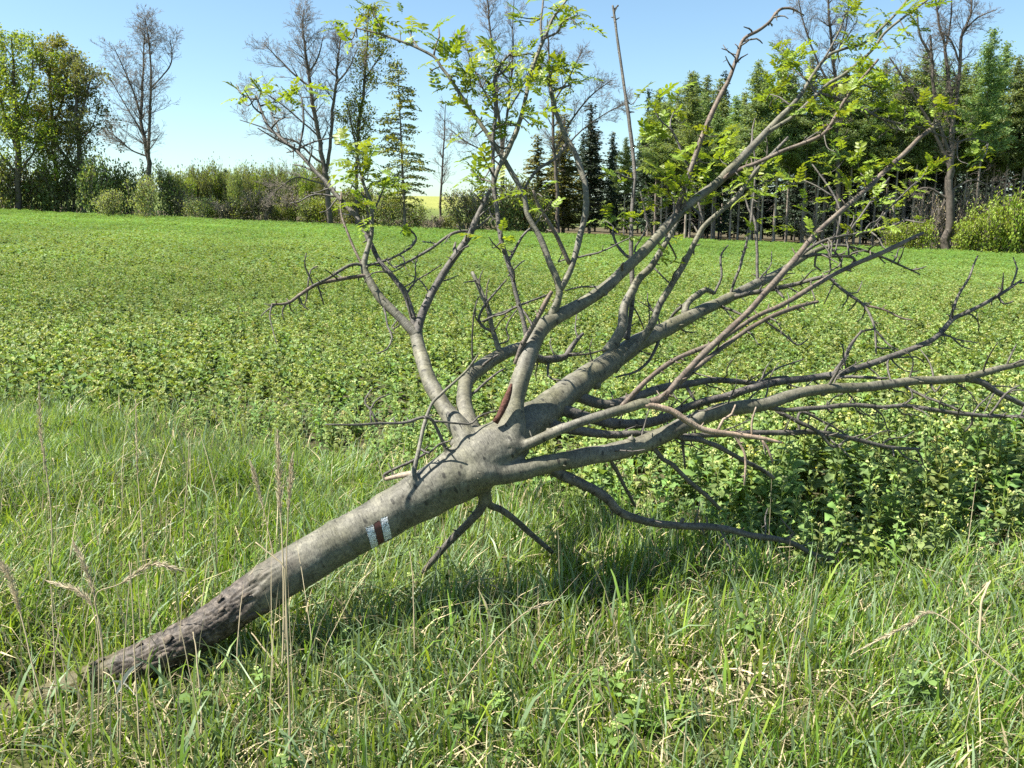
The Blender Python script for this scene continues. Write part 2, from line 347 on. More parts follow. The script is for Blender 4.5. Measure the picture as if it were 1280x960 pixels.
# id, parent, material, root depth (None: taken from the parent), change of depth to the tip, (x, y, width) picks along it
BR = [
('R1', None, 'bark', 3.36, 1.9, [(612,568,58),(655,532,48),(680,514,40),(702,496,36),(722,480,34),(750,462,29),(780,440,25),(800,427,23),(822,416,20),(845,405,18),(878,388,15),(912,372,13),(942,357,12),(975,340,10),(1000,325,8),(1020,313,6),(1040,307,4)]),
('L1', None, 'bark', 3.32, 0.35, [(584,560,34),(578,540,26),(557,511,21),(537,477,19),(527,445,17),(519,416,16)]),
('BK', None, 'bark', 3.40, 0.75, [(596,552,30),(588,537,24),(580,502,20),(584,476,19),(600,460,18),(620,447,17),(640,438,15),(660,430,12)]),
('MM', None, 'bark', 3.34, 1.35, [(636,556,42),(640,535,32),(643,502,26),(652,470,24),(663,437,23),(676,411,21),(695,397,18),(725,381,16),(755,361,15),(780,338,14),(807,312,13),(830,287,12),(850,266,12),(870,248,11),(895,230,11),(910,215,11),(942,182,9),(972,150,8),(987,135,6),(1002,117,5),(1017,92,4.5),(1035,70,4),(1055,61,3.6),(1080,54,3.6),(1100,37,3.2),(1120,17,3),(1134,0,2.6),(1146,-18,2)]),
('PP', None, 'bark', 3.28, 0.12, [(606,580,26),(625,572,18),(645,562,14),(672,550,13),(700,537,13),(720,530,12),(750,520,12),(780,511,12),(800,505,12),(813,504,11)]),
('TT', None, 'bark', 3.27, 0.85, [(596,592,40),(625,592,27),(655,587,25),(687,580,24),(720,573,23),(755,567,22),(780,561,22),(800,556,22),(835,541,21),(865,527,20),(890,517,19),(920,510,18),(960,504,16),(1000,491,14),(1035,486,13),(1080,484,12),(1135,477,11),(1172,475,11),(1210,472,10),(1240,463,8),(1270,456,7),(1315,446,6)]),
('UU', 'R1', 'bark_dead', None, 0.85, [(676,506,20),(700,511,18),(720,518,15),(760,528,13),(797,530,12),(827,524,12),(852,512,11),(880,502,10),(910,495,10),(940,485,9.5),(975,477,9),(1010,473,9),(1047,467,8),(1072,460,8),(1110,447,7.5),(1150,432,7),(1172,420,6.5),(1190,400,6),(1210,390,5),(1235,377,4.5),(1255,365,4),(1277,350,2.5)]),
('WW', 'R1', 'bark_dead', None, 0.45, [(700,486,15),(722,495,15),(760,506,13),(797,495,11),(827,485,10),(860,480,9),(890,475,8),(920,477,7),(945,479,6),(965,473,4),(985,471,3)]),
('VV', 'R1', 'bark_dead', None, 0.6, [(660,524,16),(682,530,15),(720,538,12),(760,543,10),(800,542,8),(852,545,7),(900,543,7),(935,541,7),(985,541,7),(1017,540,6.5),(1060,547,6),(1110,559,5),(1150,561,3)]),
('LB', 'TT', 'bark_dead', None, 0.47, [(690,585,16),(705,595,14),(729,605,13),(757,622,12),(777,641,11),(812,653,9.5),(853,657,9),(901,660,8.5),(939,669,8),(984,677,7),(1018,693,6),(1052,705,4)]),
('ST', None, 'bark_dead', 3.33, 0.2, [(606,612,16),(603,632,12),(589,650,10),(567,672,9),(540,702,8),(522,722,7)]),
('S2', None, 'bark_dead', 3.35, 0.35, [(607,615,14),(612,631,10),(626,637,9),(642,648,8),(664,668,7),(690,690,6)]),
('QQ', 'R1', 'bark', None, 0.35, [(766,462,14),(780,447,10),(797,431,9.5),(815,405,9),(825,380,8.5),(837,360,8),(857,327,7.5),(870,300,7),(880,283,6.5),(900,265,6),(920,247,5.5),(942,217,5),(965,192,4),(985,172,3)]),
('SS', 'R1', 'bark', None, 0.25, [(760,442,18),(768,428,14),(777,410,13),(780,385,12),(790,365,11),(800,347,10),(815,332,8.5),(830,307,7),(842,287,5),(850,268,4)]),
('KK', 'R1', 'bark_dead', None, 0.2, [(783,424,9),(786,410,6.5),(791,370,6),(790,345,6),(789,307,5.5),(790,262,5),(793,230,5),(793,212,5),(787,155,4.5),(780,107,4),(772,50,3.5),(768,20,3),(766,7,2.5)]),
('P1', 'PP', 'bark_torn', None, 0.85, [(805,505,10),(820,501,11),(833,494,9.5),(848,476,8.5),(870,452,8),(900,423,8),(935,390,8),(962,360,8),(987,332,7.5),(1005,310,7),(1022,290,7),(1050,265,6.5),(1070,248,6),(1090,230,6),(1105,215,6),(1130,192,6),(1150,172,5.5),(1172,155,4)]),
('P2', 'PP', 'bark_torn', None, 0.8, [(776,510,8),(797,487,7),(815,470,6.5),(840,452,6),(860,442,6),(890,430,6),(912,417,6),(947,395,6),(980,380,6),(1005,365,6),(1035,347,6),(1065,332,6),(1100,317,6),(1125,305,5.5),(1154,291,4)]),
('P3', 'PP', 'bark_torn', None, 0.6, [(822,500,7),(850,478,6.5),(880,452,6),(902,435,6),(930,415,6),(962,397,6),(992,385,5.5),(1022,377,4)]),
('PB', 'PP', 'wood_pale', None, 0.05, [(806,505,11),(825,509,9),(842,515,8.5),(860,527,8),(880,537,7.5),(910,542,6.5),(940,546,5.5),(957,549,5),(977,553,2.5)]),
('M1', 'MM', 'bark', None, 0.1, [(686,402,12),(695,382,10),(699,360,8.5),(687,327,8),(675,297,7.5),(660,270,7),(655,245,6.5),(638,213,6),(620,184,6),(607,164,5.5),(595,147,5),(582,128,4.6),(567,105,4.4),(552,84,4),(541,70,3.6),(510,55,3),(480,44,2.6),(445,35,1.8)]),
('M2', 'M1', 'bark', None, 0.2, [(700,362,9),(708,348,8.5),(717,327,8),(725,295,8),(732,265,7.5),(732,235,7),(729,222,7),(720,195,7),(707,170,6.5),(695,140,6),(689,115,5.5),(686,96,5)]),
('M3', 'M2', 'bark_torn', None, -0.1, [(712,330,6),(700,304,5.5),(690,285,5),(675,260,4),(666,238,3)]),
('L2', 'MM', 'bark_dead', None, 0.15, [(661,436,8),(655,405,6.5),(647,375,6),(640,345,6),(634,325,6),(626,297,6),(621,262,5.5),(617,227,5.5),(616,175,5),(620,140,4.5),(617,107,4),(625,83,3.5),(638,66,2.5)]),
('NN', 'L2', 'bark', None, 0.2, [(618,228,5),(622,212,6),(632,194,6.5),(642,172,6),(650,150,5.5),(655,132,5.5),(662,100,5),(672,67,4.5),(682,45,4),(690,25,3.5),(702,8,3),(714,-8,2)]),
('N2', 'NN', 'bark_dead', None, 0.1, [(678,52,3.5),(676,30,3),(678,10,2.5),(680,-10,2)]),
('N3', 'NN', 'bark_dead', None, -0.1, [(681,48,3),(697,40,2.5),(703,28,2.2),(718,20,1.8)]),
('MX', 'M2', 'bark_dead', None, -0.05, [(709,178,4),(695,197,4),(672,212,3.6),(658,232,3),(650,246,2.6)]),
('MB', 'MM', 'bark', None, 0.15, [(958,166,7),(975,156,5),(992,145,4.6),(1017,122,4.4),(1035,105,4.4),(1052,95,4),(1066,84,4),(1090,63,3.6),(1105,42,3.4),(1125,25,3),(1150,7,2.6),(1166,-6,2)]),
('MC', 'MM', 'bark_torn', None, -0.15, [(898,228,7),(920,214,5.5),(950,202,5.2),(980,188,5),(1010,177,5),(1030,167,5),(1042,150,4.6),(1055,127,4.2),(1072,105,4),(1087,87,3.6),(1098,74,3)]),
('MD', 'MB', 'bark_dead', None, 0.1, [(1014,122,4),(1030,118,4),(1050,124,4),(1070,132,3.8),(1100,147,3.5),(1125,155,3.2),(1150,160,3),(1172,168,2.5),(1197,178,2)]),
('ME', 'MM', 'bark_torn', None, 0.15, [(843,273,8),(852,245,7),(867,202,6.5),(878,170,6.2),(895,130,6),(910,102,5.5),(920,75,5),(929,50,4.6),(950,37,4),(962,27,3.6),(975,12,3.2),(990,11,2.8),(1005,19,1.8)]),
('MG', 'MM', 'bark_dead', None, 0.1, [(1016,94,3.5),(1027,78,3),(1040,57,2.6),(1052,32,2.2),(1058,12,1.8)]),
('LA', 'L1', 'bark', None, 0.15, [(521,420,15),(512,410,12),(495,392,11.5),(475,372,11),(462,352,10),(455,334,9),(459,314,7),(464,294,6),(465,272,5),(463,250,4.5),(455,232,4),(450,212,3),(446,192,2)]),
('LD', 'L1', 'bark_dead', None, 0.3, [(520,418,11),(516,396,8),(506,367,7),(492,347,6.5),(475,327,6.5),(462,302,6.5),(450,277,6.5),(437,262,6),(425,249,6),(408,228,5.5),(395,215,5),(372,190,4.5),(350,172,4),(335,157,3.6),(326,137,3),(321,120,2.2)]),
('LC', 'L1', 'bark_dead', None, 0.25, [(520,420,13),(524,404,11.5),(529,390,10.5),(541,364,10),(556,339,9.5),(570,319,9),(585,297,8.5),(597,270,7),(606,252,5.5),(613,236,4)]),
('LH', 'LA', 'bark_torn', None, -0.25, [(463,344,5),(452,345,5),(425,349,5),(397,355,4.8),(377,367,4.4),(360,379,3.6),(340,380,2.2)]),
('LI', 'LA', 'bark_dead', None, -0.2, [(456,333,4),(444,330,4),(430,335,4),(412,347,3.6),(392,357,3)]),
('LJ', 'LC', 'bark_dead', None, -0.15, [(588,289,4),(575,289,3.6),(560,295,3.6),(537,312,3.4),(510,327,3),(492,335,2.4)]),
('LK', 'LA', 'bark_dead', None, 0.15, [(458,332,3.5),(475,328,3.2),(495,320,3),(515,308,2.8),(520,296,2.4),(508,283,2)]),
('LM', 'LA', 'bark_torn', None, 0.1, [(456,336,4),(447,320,3.2),(435,292,3),(426,265,2.8),(427,240,2.4)]),
('RB', 'R1', 'bark_dead', None, -0.1, [(915,372,8),(935,367,6),(962,362,6),(992,356,5.5),(1020,348,5),(1040,344,4.5)]),
('RD', 'RB', 'bark_dead', None, -0.3, [(1036,346,4.5),(1048,358,4),(1060,367,4),(1080,382,3.6),(1090,400,3.2),(1094,416,2.6),(1095,442,1.8)]),
('RE', 'RD', 'bark_torn', None, -0.1, [(1078,381,3.2),(1105,387,2.8),(1125,397,2.4),(1141,400,1.6)]),
('RF', 'R1', 'bark_dead', None, 0.1, [(1003,322,5),(1022,318,4),(1044,320,4),(1064,321,4),(1070,328,3)]),
('RG', 'R1', 'bark_dead', None, 0.2, [(995,326,5),(1010,312,4),(1030,301,4),(1052,295,3.8),(1080,291,3.4),(1112,284,2.8),(1135,272,2)]),
('RH', 'R1', 'bark_dead', None, 0.1, [(1030,309,4),(1055,307,3.4),(1092,317,3),(1122,330,2.6),(1150,343,1.6)]),
('S3', 'R1', 'bark', None, 0.1, [(856,398,10),(857,383,9),(864,374,8.5),(874,367,8),(883,362,6.5),(893,367,5)]),
('XX', 'TT', 'bark_dead', None, 0.3, [(955,508,7),(980,512,6),(1022,510,6),(1065,506,6),(1100,509,5.5),(1130,507,5.5),(1165,512,5.2),(1200,517,5),(1242,520,5),(1300,520,4)]),
('TF', 'TT', 'bark_dead', None, 0.15, [(1210,473,10),(1228,478,8),(1243,488,7.5),(1262,498,7),(1285,509,6),(1310,517,5)]),
('YY', 'TT', 'bark_dead', None, -0.1, [(1128,480,4),(1140,488,3.4),(1157,496,3.2),(1180,505,3),(1206,516,2)]),
('B2', 'BK', 'bark_dead', None, 0.3, [(652,437,12),(675,449,10),(690,449,9),(706,446,8),(713,436,6.5),(722,424,5),(729,417,4)]),
('B3', 'BK', 'bark', None, 0.1, [(627,446,8),(622,432,7),(615,410,6.5),(611,388,6.2),(605,374,6),(597,355,5.5),(590,340,4)]),
('C1', None, 'bark', 3.2, 0.25, [(516,597,8),(518,585,6),(524,560,5.5),(530,532,5),(539,506,4.5),(552,492,3.8),(570,476,3.4),(586,460,3),(597,444,2.4)]),
('C2', None, 'bark_dead', 3.28, -0.25, [(562,570,7),(556,558,5),(548,540,4.4),(539,524,4.4),(527,522,4.4),(512,527,4),(499,529,3.8),(475,529,3.4),(449,531,3),(407,531,2)]),
('C3', None, 'wood_pale', 3.27, 0.05, [(535,592,10),(515,592,8),(498,595,7),(482,599,5)]),
('BW', 'MM', 'bark_torn', None, -0.02, [(644,455,6),(650,437,6),(660,418,6),(675,392,6),(684,374,5.5),(690,364,4.5)]),
]
TW = [  # thin twigs, each a sub-part of the branch it leaves
('C2', 0.05, [(473,527,3),(462,512,2.6),(456,503,2.4),(460,492,2),(466,485,1.6)]), ('C2', 0.1, [(463,513,2.4),(471,501,2.2),(480,496,2),(489,492,1.5)]),
('C2', 0.15, [(543,528,3),(569,529,2.8),(588,529,2.6),(602,519,2.4),(625,513,1.8)]),
('LH', -0.05, [(390,355,2.6),(384,340,2.4),(381,330,2),(383,316,1.5)]), ('LH', 0.05, [(386,360,2.2),(388,338,2),(397,333,1.4)]), ('LH', -0.1, [(342,380,2),(338,395,1.8),(341,412,1.5),(346,430,1.1)]),
('LH', 0, [(360,379,2.6),(353,388,2.2),(355,399,1.5)]), ('LH', 0, [(372,372,2.4),(378,381,2),(386,387,1.4)]), ('LH', 0.05, [(395,356,2.6),(401,368,2.2),(405,381,1.5)]),
('LA', -0.15, [(478,377,3),(482,393,2.8),(485,408,2.6),(490,422,2.4),(483,436,2.2),(471,442,1.4)]), ('LA', -0.1, [(488,412,2),(497,409,2),(500,404,1.3)]),
('LD', 0.1, [(507,369,3),(518,353,2.6),(532,343,2.2),(552,331,1.5)]), ('LD', -0.1, [(518,402,3),(512,385,2.6),(505,360,2.2),(498,352,1.4)]), ('LD', 0.1, [(519,350,2),(519,334,2),(522,322,1.4)]),
('LD', 0.1, [(352,173,3),(345,155,2.4),(338,140,1.6)]), ('LD', 0, [(374,190,3),(378,165,2.6),(379,140,2.2),(377,122,1.5)]), ('LD', -0.1, [(371,187,2.6),(345,174,2.2),(322,160,1.5)]),
('LD', 0.1, [(372,186,2.6),(395,176,2.2),(420,172,1.6)]), ('LD', 0, [(420,246,2.4),(395,243,2.2),(378,250,1.8),(362,254,1.3)]), ('LD', 0.1, [(397,217,2.6),(378,207,2.2),(366,206,1.5)]),
('LA', 0.1, [(464,290,3),(458,258,2.4),(455,235,2.2),(448,218,1.6)]), ('LA', 0.1, [(464,270,2.8),(474,248,2.4),(480,235,1.6)]), ('LA', -0.1, [(464,257,2.6),(452,243,2.2),(440,232,1.4)]),
('LC', 0.1, [(592,287,3),(606,278,2.4),(616,268,1.6)]), ('LC', 0.05, [(569,315,5),(568,309,4),(569,303,2.5)]),
('M1', 0.1, [(541,70,3),(545,56,2.6),(549,44,2.2),(547,30,1.3)]), ('M1', 0.1, [(521,58,2.4),(515,47,2),(512,40,1.4)]), ('M1', 0, [(475,43,2),(470,25,1.8),(466,10,1.2)]),
('M1', 0.1, [(612,170,3.4),(628,186,3),(642,176,2.4),(650,160,1.6)]), ('L2', 0.1, [(636,328,4),(645,310,3.4),(655,293,3),(668,281,2.4),(682,262,1.6)]), ('L2', 0.2, [(636,344,2.6),(648,332,2.2),(656,326,1.5)]),
('L2', -0.1, [(617,220,3),(606,200,2.4),(600,185,1.6)]), ('L2', 0.1, [(618,118,3),(607,100,2.4),(596,92,1.6)]),
('M2', -0.1, [(719,324,3),(740,318,2.6),(761,311,2.2),(786,297,1.5)]), ('M2', 0.1, [(690,116,3),(705,108,2.6),(714,106,1.8)]), ('M2', 0.1, [(716,326,2.4),(706,322,2.2),(698,329,2),(703,317,1.4)]),
('MM', 0.15, [(755,361,3),(730,358,2.6),(707,363,2.2)]), ('MM', 0.2, [(672,415,3.4),(650,384,3.2),(632,391,3),(617,396,2.6),(602,402,1.6)]), ('MM', -0.1, [(778,338,5),(777,332,4),(779,328,2.5)]),
('MM', 0.1, [(800,320,4.4),(786,321,4),(773,308,3.6),(765,291,2.6)]), ('MM', 0.05, [(794,310,2.8),(808,285,2.2),(806,268,1.6)]), ('MM', 0.05, [(818,300,3.2),(835,283,3),(843,262,2.6),(838,240,1.8)]),
('MM', 0.15, [(925,199,3.2),(939,180,3),(941,160,2),(944,148,1.3)]), ('MM', -0.1, [(848,268,4.4),(857,250,3.6),(855,232,3),(861,215,2)]), ('MM', -0.1, [(860,258,3.4),(872,266,3),(878,276,2.2)]),
('ME', 0, [(929,50,2.6),(945,49,2.2),(953,54,1.3)]), ('ME', 0.05, [(918,79,2.4),(926,72,2),(935,67,1.3)]), ('ME', -0.05, [(919,72,2),(910,64,1.7),(902,61,1.2)]), ('ME', 0.05, [(912,66,1.5),(904,56,1)]), ('ME', 0, [(961,28,2.6),(966,31,1.8)]),
('KK', -0.05, [(792,225,3),(780,221,2.4),(772,216,1.6)]), ('KK', 0.05, [(769,12,2.4),(773,7,1.8)]), ('KK', 0.1, [(793,385,2),(800,400,1.8),(806,415,1.3)]),
('QQ', 0.1, [(925,240,3.4),(935,228,3),(948,213,2.2)]), ('QQ', 0, [(868,306,2.6),(867,318,2)]), ('QQ', -0.05, [(818,335,2.6),(835,352,2),(842,358,1.4)]),
('S3', 0.05, [(893,366,3.2),(902,346,3),(901,322,2.6),(910,306,1.6)]), ('S3', 0.1, [(862,377,5),(848,386,4.4),(838,398,3.4)]),
('R1', 0.05, [(911,372,4),(925,332,3.6),(934,300,3.2),(940,262,3),(944,220,2.6),(941,170,2)]), ('R1', 0.1, [(948,352,4.6),(946,315,4),(944,278,3.4),(936,262,2.6),(930,244,1.6)]),
('R1', -0.3, [(825,420,4.6),(815,443,4),(808,455,3.6),(792,466,3.2),(770,472,2.4)]), ('R1', -0.1, [(897,382,4),(915,388,3.4),(935,397,2.6),(948,400,1.6)]),
('R1', 0.05, [(1035,308,3),(1048,320,2.6),(1052,334,2)]), ('RF', -0.05, [(1052,321,3),(1048,333,2.4),(1030,342,1.8)]), ('RF', 0.05, [(1038,320,2.8),(1036,309,2.4),(1034,298,1.6)]), ('RF', 0, [(1022,319,3),(1017,330,2.6),(1026,338,2)]),
('RF', 0.05, [(1058,321,2.6),(1060,311,2.2),(1058,300,1.4)]), ('RF', 0.05, [(1046,321,2.6),(1045,311,2.2),(1047,299,1.4)]),
('RD', 0.1, [(1058,366,2.2),(1072,366,2),(1078,352,1.2)]), ('RD', 0.05, [(1045,354,2.2),(1036,366,1.8),(1030,380,1.2)]), ('RD', -0.2, [(1093,409,2.6),(1075,417,2.4),(1062,437,2.2),(1054,455,2.2)]), ('RD', -0.1, [(1094,412,2.4),(1110,430,2.2),(1123,437,1.8)]),
('RB', -0.1, [(968,361,4.4),(974,366,4),(980,373,2.6)]),
('P3', 0.05, [(955,402,3.4),(975,414,3),(988,425,2.8),(998,432,2.4),(1010,424,1.6)]), ('P3', 0, [(990,427,2),(985,418,1.6)]),
('UU', 0.1, [(1035,474,4.4),(1052,453,4),(1062,433,3.6),(1078,413,2.8)]), ('UU', -0.05, [(1055,452,2.4),(1054,435,2),(1050,428,1.3)]),
('UU', 0.1, [(1187,400,4.4),(1195,377,3.6),(1210,348,3),(1222,320,2)]), ('UU', 0, [(1252,367,3),(1253,355,2.6),(1254,346,1.8)]), ('UU', 0.1, [(1262,358,2.6),(1271,338,2),(1266,322,1.3)]), ('UU', -0.05, [(1178,418,2.6),(1197,424,2.2),(1222,429,1.5)]),
('UU', -0.05, [(1248,370,3),(1256,380,2.4),(1266,376,1.6)]), ('UU', -0.1, [(1030,471,5),(1047,471,4.4),(1072,471,4.2),(1110,473,3)]), ('UU', -0.1, [(1110,449,3.4),(1110,460,3),(1113,474,2.4)]), ('UU', 0.1, [(1115,448,2.6),(1145,446,2),(1155,453,1.3)]),
('UU', 0.1, [(875,500,4),(872,512,3),(880,520,2)]), ('WW', 0.05, [(945,478,3.4),(967,462,2.8),(1005,449,1.6)]), ('WW', -0.05, [(856,481,5),(863,491,4),(869,502,3)]),
('VV', 0.05, [(970,512,6),(997,527,5.6),(1022,540,5),(1042,558,4),(1060,548,2)]), ('VV', 0.1, [(1000,515,3.6),(1030,528,3),(1062,545,2)]), ('VV', 0, [(1030,543,2.6),(1034,533,2.2),(1044,528,1.4)]), ('VV', 0.05, [(1080,549,2.4),(1098,541,1.8),(1112,538,1.2)]), ('VV', -0.1, [(1112,559,2.6),(1117,570,1.8)]),
('TT', 0.15, [(812,556,8),(825,570,7),(842,582,6.4),(867,607,6),(900,636,5)]), ('TT', 0.2, [(758,568,7),(764,577,5.6),(775,597,5),(795,633,4)]), ('TT', 0.25, [(850,545,8),(872,550,7),(895,557,6.6),(930,575,6),(967,598,5)]), ('TT', 0.1, [(852,546,4),(855,565,3.6),(856,586,2.6)]),
('TT', -0.05, [(1034,484,5),(1045,466,3.6),(1052,452,2.4)]), ('TT', -0.05, [(1162,478,3.4),(1168,490,3),(1176,482,2)]), ('TT', 0, [(1258,457,2.6),(1265,440,2.2),(1270,430,1.4)]),
('XX', 0, [(1130,507,3),(1140,497,2.6),(1138,487,2)]), ('XX', 0.05, [(1217,518,3),(1215,530,2.6),(1206,540,1.8)]), ('XX', -0.05, [(1238,518,3),(1250,500,2.6),(1262,488,2.2),(1275,482,1.5)]), ('XX', 0, [(1275,520,3),(1280,508,2.2)]),
('PB', 0, [(918,546,3.6),(928,560,3.4),(932,577,3.2),(931,606,2.6)]), ('PB', 0, [(951,549,3.8),(960,560,3.4),(966,577,2.8)]), ('PB', 0, [(895,538,3.6),(904,524,3.2),(915,517,3),(920,506,2.2)]), ('PB', 0, [(939,545,3),(940,525,2.8),(945,509,2)]),
('LB', -0.05, [(980,677,3),(992,668,2.8),(984,658,2.4),(976,648,1.6)]), ('LB', 0.05, [(1030,698,3),(1046,690,2.4),(1053,676,1.6)]), ('LB', 0, [(850,656,4.4),(854,648,3.4)]),
('BK', -0.1, [(596,462,4),(606,455,3.4),(622,444,2.6)]), ('BK', 0.1, [(590,492,3.6),(605,480,3),(622,466,2.6),(632,461,2)]), ('B2', -0.1, [(686,450,4),(685,460,3.4),(686,472,3),(700,475,2)]), ('B2', 0.15, [(708,446,3),(735,442,2.6),(752,438,1.6)]),
('B3', 0.05, [(616,415,4.4),(604,408,4),(599,398,3.6),(605,382,3),(620,365,2.6),(633,349,1.6)]), ('B3', -0.05, [(596,402,2.4),(594,380,2),(600,370,1.4)]), ('BK', -0.1, [(592,470,2.6),(590,440,2.4),(591,400,2.2),(597,376,1.5)]),
('B3', 0.1, [(612,395,3),(640,386,3),(665,376,2.6),(684,368,2)]), ('B3', 0, [(636,425,2.4),(632,410,2.2),(640,396,2),(652,380,1.4)]),
('C1', -0.05, [(536,566,3),(550,556,2.6),(563,551,1.8)]), ('C3', 0.05, [(480,594,4),(494,586,4),(512,577,3.6),(535,565,2.8)]), ('C3', 0, [(490,590,2.4),(485,578,1.6)]),
('MD', 0, [(1148,160,2.6),(1160,157,2.2),(1173,151,1.5)]), ('MD', -0.05, [(1105,148,2.4),(1115,160,1.8),(1128,163,1.2)]), ('MD', 0.1, [(1195,176,2),(1215,172,1.6),(1235,180,1.2)]),
('RG', 0.1, [(1060,294,3),(1075,272,2.6),(1090,250,2.2),(1112,222,1.6)]), ('RG', 0.15, [(1045,297,3),(1050,268,2.8),(1040,240,2.4),(1015,205,2)]), ('RG', 0.1, [(1090,288,2.6),(1110,262,2.2),(1140,232,1.6)]), ('RG', 0.1, [(1042,246,2.2),(1020,232,2),(1005,226,1.3)]),
('MG', 0.05, [(1040,58,2),(1055,50,1.6),(1068,30,1.2)]), ('MB', 0.1, [(1056,92,2.6),(1085,108,2.2),(1105,106,1.4)]), ('MB', 0.05, [(1020,120,2.6),(1012,104,2),(990,86,1.4)]), ('MM', 0.1, [(990,132,2.6),(975,122,2),(962,118,1.4)]),
('MC', 0.05, [(1000,180,2.6),(1030,160,2.2),(1050,152,1.4)]), ('MC', 0.1, [(962,197,3.4),(975,183,3),(985,171,2)]),
('SS', 0.1, [(835,300,2.6),(845,322,2),(838,330,1.3)]), ('SS', -0.05, [(828,310,3),(812,285,2.4),(800,240,1.8)]),
('QQ', 0.15, [(882,282,3),(860,210,3),(848,180,2.6),(838,158,2.2),(842,140,1.4)]), ('QQ', 0.1, [(842,164,2),(825,150,1.8),(818,135,1.2)]),
]
def px_path(pts, d0, dd, wob=0.3):
    """picks -> smooth path in space with its own distance from the viewer, real radii"""
    pts = np.asarray(pts, float)
    seg = np.linalg.norm(np.diff(pts[:, :2], axis=0), axis=1); L = np.concatenate([[0], np.cumsum(seg)]); s = L / L[-1]
    dep = d0 + dd * s ** 1.15 if not hasattr(dd, '__len__') else np.asarray(dd)
    n = max(5, int(L[-1] / 6.0))
    A = catmull(np.column_stack([pts, dep]), n)
    P = np.array([unproj(a[0], a[1], a[3]) for a in A]); R = np.maximum(A[:, 2], 0.8) * 0.5 * A[:, 3] / F_PX
    t = np.arange(n)
    for ax in range(3):
        ph = rng.rand(3) * 6.28
        w = np.sin(t * 0.55 + ph[0]) + np.sin(t * 1.1 + ph[1]) * 0.7 + np.sin(t * 1.9 + ph[2]) * 0.4
        P[1:, ax] += (wob * (0.07 * R + 0.0009) * w)[1:]
    return P, R, A
def spurs(mb, P, R, dens, ln=(0.008, 0.03)):
    n = int(len(P) * dens)
    for _ in range(n):
        k = rng.randint(1, len(P) - 1)
        d = rng.normal(size=3); t = P[min(k + 1, len(P) - 1)] - P[k - 1]; t /= np.linalg.norm(t) + 1e-9
        d -= t * np.dot(d, t); d /= np.linalg.norm(d); d = d + t * rng.uniform(0.0, 0.9); d /= np.linalg.norm(d)
        l = rng.uniform(*ln) + R[k]
        q = np.array([P[k], P[k] + d * l * 0.6, P[k] + d * l + rng.normal(size=3) * 0.003])
        r0 = min(R[k] * 0.5, 0.0035); mb.add(*tube(q, [r0 * 1.3, r0, r0 * 0.7], 4))

base = on_ground(55, 880)
tree = empty('fallen_tree', tuple(base), label='uprooted grey-barked tree lying across the grass verge into the field', category='tree')
TP = {}
tp = np.asarray(TRUNK, float)
tP, tR, tA = px_path(tp[:, :3], 0, tp[:, 3], wob=0.12)
TP['trunk'] = (tP, tR, tA)
for (bid, par, mat, d0, dd, pts) in BR:
    if d0 is None:
        A = TP[par][2]; x0, y0 = pts[0][0], pts[0][1]
        d0 = A[np.argmin((A[:, 0] - x0) ** 2 + (A[:, 1] - y0) ** 2), 3]
    TP[bid] = px_path(pts, d0, dd)

# trunk: the stem and the flaring feet of the great limbs fused to one skin
mb = MB()
mb.add(*tube(tP, tR * 1.0, 20, 0.03, rng))
for bid in ('R1', 'L1', 'BK', 'MM', 'PP', 'TT', 'ST', 'S2', 'UU', 'VV', 'WW', 'C1', 'C2'):
    P, R, A = TP[bid]
    L = np.concatenate([[0], np.cumsum(np.linalg.norm(np.diff(P, axis=0), axis=1))])
    ext = {'R1': 0.75, 'MM': 0.45, 'L1': 0.35, 'TT': 0.4, 'BK': 0.3, 'PP': 0.3}.get(bid, 0.15)
    k = max(3, int(np.searchsorted(L, ext))); k = min(k, len(P))
    f = 1.06 - 0.30 * sstep(ext * 0.35, ext, L[:k])
    q = P[:k].copy()
    if bid not in ('UU', 'VV', 'WW'):
        q = np.vstack([P[0] - (P[1] - P[0]) / np.linalg.norm(P[1] - P[0]) * 0.03, q]); f = np.concatenate([[f[0]], f]); rr = np.concatenate([[R[0]], R[:k]])
    else: rr = R[:k]
    mb.add(*tube(q, rr * f, 14))
tmp = obj('tmp', mb.mesh('tmp'))
md = tmp.modifiers.new('r', 'REMESH'); md.mode = 'VOXEL'; md.voxel_size = 0.0075
ms_ = tmp.modifiers.new('s', 'SMOOTH'); ms_.iterations = 7; ms_.factor = 0.55
dg = bpy.context.evaluated_depsgraph_get()
ev = tmp.evaluated_get(dg); me0 = ev.to_mesh()
nv = len(me0.vertices); V = np.zeros(nv * 3, np.float32); me0.vertices.foreach_get("co", V); V = V.reshape(-1, 3).astype(float)
NN = np.zeros(nv * 3, np.float32); me0.vertices.foreach_get("normal", NN); NN = NN.reshape(-1, 3)
Fq = [list(p.vertices) for p in me0.polygons]
ev.to_mesh_clear(); bpy.data.objects.remove(tmp)
